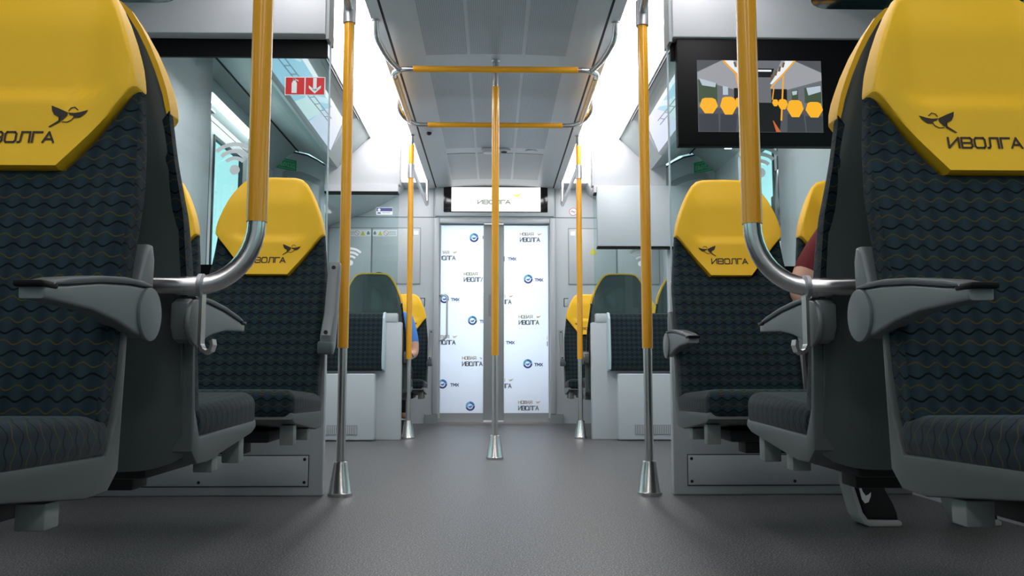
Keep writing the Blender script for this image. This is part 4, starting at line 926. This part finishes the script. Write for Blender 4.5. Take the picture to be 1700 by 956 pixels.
def hand_joints(J, E, pre, wrist, dirv, side, k=0, bend=(0, 0, -1)):
    """palm + five fingers, slightly curled, along dirv"""
    d_ = Vector(dirv).normalized(); b_ = Vector(bend).normalized(); w = d_.cross(b_).normalized()*side; p = Vector(wrist)
    J[pre+'palm'] = (tuple(p+d_*.045), (.034, .016)); E.append((pre+'wrist', pre+'palm', k))
    for i, (o, l) in enumerate(((.030, .060), (.010, .070), (-.010, .066), (-.029, .052))):
        a = p+d_*.085+w*o; q1 = a+d_*l*.5+b_*.008; q2 = q1+d_*l*.35+b_*.018
        J[pre+'k%d' % i] = (tuple(a), .010); J[pre+'m%d' % i] = (tuple(q1), .0085); J[pre+'t%d' % i] = (tuple(q2), .007)
        E += [(pre+'palm', pre+'k%d' % i, k), (pre+'k%d' % i, pre+'m%d' % i, k), (pre+'m%d' % i, pre+'t%d' % i, k)]
    a = p+d_*.03+w*.034+b_*.006; q = a+d_*.03+w*.018+b_*.014
    J[pre+'th0'] = (tuple(a), .012); J[pre+'th1'] = (tuple(q), .009); E += [(pre+'palm', pre+'th0', k), (pre+'th0', pre+'th1', k)]
def seated(label, X, Y, shirt, hc, arms, knees, feet, lean_=0, loc=(0, 0, 0), shoulders=None, chest=None):
    t = thing('person', label, 'person', loc)
    sh = shoulders or (X-.17, Y-.10, 1.00, X+.17)
    ch = chest or (X, Y-.09, .92)
    J = {'pelvis': ((X, Y-.125, .555), (.15, .115)), 'belly': ((X, Y-.11+lean_*.3, .68), (.135, .11)), 'chest': (ch, (.155, .115)), 'neckbase': ((hc[0]*.5+ch[0]*.5, hc[1]*.5+ch[1]*.5+.02, hc[2]-.19), (.06, .055)), 'neck': ((hc[0], hc[1]+.02, hc[2]-.10), .05)}
    E = [('pelvis', 'belly', 0), ('belly', 'chest', 0), ('chest', 'neckbase', 0), ('neckbase', 'neck', 1)]
    for i, q in enumerate(('l', 'r')):
        (s0, el, sl, wr, hd) = arms[i]
        J[q+'sh'] = (s0, .066); J[q+'sleeve'] = (sl, .055); J[q+'elbow'] = (el, .042); J[q+'fore'] = (tuple((Vector(el)*.6+Vector(wr)*.4)), .038); J[q+'wrist'] = (wr, .026)
        E += [('chest', q+'sh', 0), (q+'sh', q+'sleeve', 0), (q+'sleeve', q+'elbow', 1), (q+'elbow', q+'fore', 1), (q+'fore', q+'wrist', 1)]
        hand_joints(J, E, q, wr, hd, 1 if i == 0 else -1, 1)
        kn = knees[i]; ft = feet[i]; hx = X+(-.09 if i == 0 else .09)
        J[q+'hip'] = ((hx, Y-.12, .53), .095); J[q+'knee'] = (kn, .062); J[q+'calf'] = (tuple(Vector(kn)*.6+Vector(ft)*.4), .058); J[q+'hem'] = (tuple(Vector(kn)*.14+Vector(ft)*.86), .047); J[q+'ankle'] = (ft, .036)
        E += [('pelvis', q+'hip', 2), (q+'hip', q+'knee', 2), (q+'knee', q+'calf', 2), (q+'calf', q+'hem', 2), (q+'hem', q+'ankle', 1)]
    figure('body', J, E, None, [shirt, 'skin', 'black_cloth'], 'pelvis', t)
    head(t, hc, .105)
    return t
def shoe(parent, x, y, side_logo=True, k=1.0):
    """shoe standing on its ball with the heel raised, toe towards +X"""
    n = 12
    g = G(); g.prism([(x+.135*k, .004), (x+.128*k, 0), (x, 0), (x-.020, .008), (x-.035, .035), (x-.060, .135), (x-.066, .165), (x-.058, .168), (x-.048, .138), (x-.020, .045), (x-.004, .022), (x+.125*k, .020), (x+.135*k, .014)], 'y', y-.046, y+.046, .004)
    so = part('sole', g, 'shoe_sole', parent, smooth=50)
    g = G(); g.prism([(x+.126*k, .020), (x+.120*k, .045), (x+.105*k, .075), (x+.060, .115), (x+.052, .172), (x+.02, .195), (x-.045, .185), (x-.056, .166), (x-.044, .135), (x-.018, .047), (x-.002, .022)], 'y', y-.042, y+.042, .012, 3)
    up_ = part('shoe_upper', g, 'shoe_black', parent, smooth=50)
    if side_logo:
        sw = [(-.034, .172), (-.030, .128), (-.022, .088), (-.012, .074), (.000, .078), (.008, .096), (.009, .110), (.002, .103), (-.008, .098), (-.018, .112), (-.028, .145)]
        c = (-.012, .086); g = G()
        g.poly([(x+a, y-.0425, b_) for a, b_ in sw]); part('tick_mark', g, 'print_white', up_, smooth=0)
# right: passenger in maroon on the window-side seat, feet drawn back
X, Y = 1.33, YC
t = seated('person in maroon shirt and dark trousers seated on the right, mostly hidden', X, Y, 'maroon_cloth', (X, Y-.02, 1.17),
           [((X-.160, Y-.06, .985), (X-.30, Y-.07, .755), (X-.255, Y-.05, .835), (X-.12, Y-.33, .68), (.4, -1, -.1)), ((X+.155, Y-.06, .985), (X+.20, Y-.10, .745), (X+.185, Y-.075, .87), (X+.06, Y-.33, .66), (-.4, -1, -.1))],
           [(X-.14, 2.47, .50), (X+.10, 2.47, .50)], [(1.262, 2.785, .185), (1.565, 2.80, .185)], loc=(X, Y-.1, 0))
shoe(t, 1.200, 2.79, True, .78); shoe(t, 1.525, 2.79, False, .78)
# left: passenger in blue leaning forward on the farthest aisle seat
X, Y = -.90, YEE
t = seated('person in a blue shirt seated by the end wall, hidden behind the pole', X, Y, 'blue_cloth', (-.985, 7.14, 1.212),
           [((-1.06, 7.30, 1.0), (-1.12, 7.16, .77), (-1.10, 7.22, .87), (-.98, 7.02, .62), (.4, -1, -.2)), ((-.745, 7.31, .955), (-.685, 7.27, .66), (-.700, 7.29, .75), (-.80, 7.06, .60), (-.4, -1, -.2))],
           [(-1.02, 7.12, .50), (-.74, 7.13, .50)], [(-1.02, 7.14, .11), (-.76, 7.16, .11)], lean_=-.2, loc=(X, Y-.2, 0), chest=(-.90, 7.30, .90))
for xx in (-1.02, -.76):
    g = G(); g.prism([(7.22, .0), (7.23, .05), (7.20, .10), (7.11, .10), (7.02, .055), (6.96, .04), (6.95, .0)], 'x', xx-.042, xx+.042, .01, 3); part('shoe', g, 'shoe_black', t)

# the right-hand partitions, their stickers, display and cabinets stand a little further out; the left near one a touch further in
for o in list(COL.objects):
    if o.parent or o.type == 'CAMERA': continue
    n = o.name.split('.')[0]; x, y = o.location.x, o.location.y
    if n in ('partition', 'wifi_sticker', 'exit_sign', 'fire_extinguisher_sign', 'monitor', 'blue_notice'):
        if x > 0: o.location.x += .018
        elif y < 5: o.location.x += .010
    elif n == 'perch_cabinet' and x > 0: o.location.x += .03
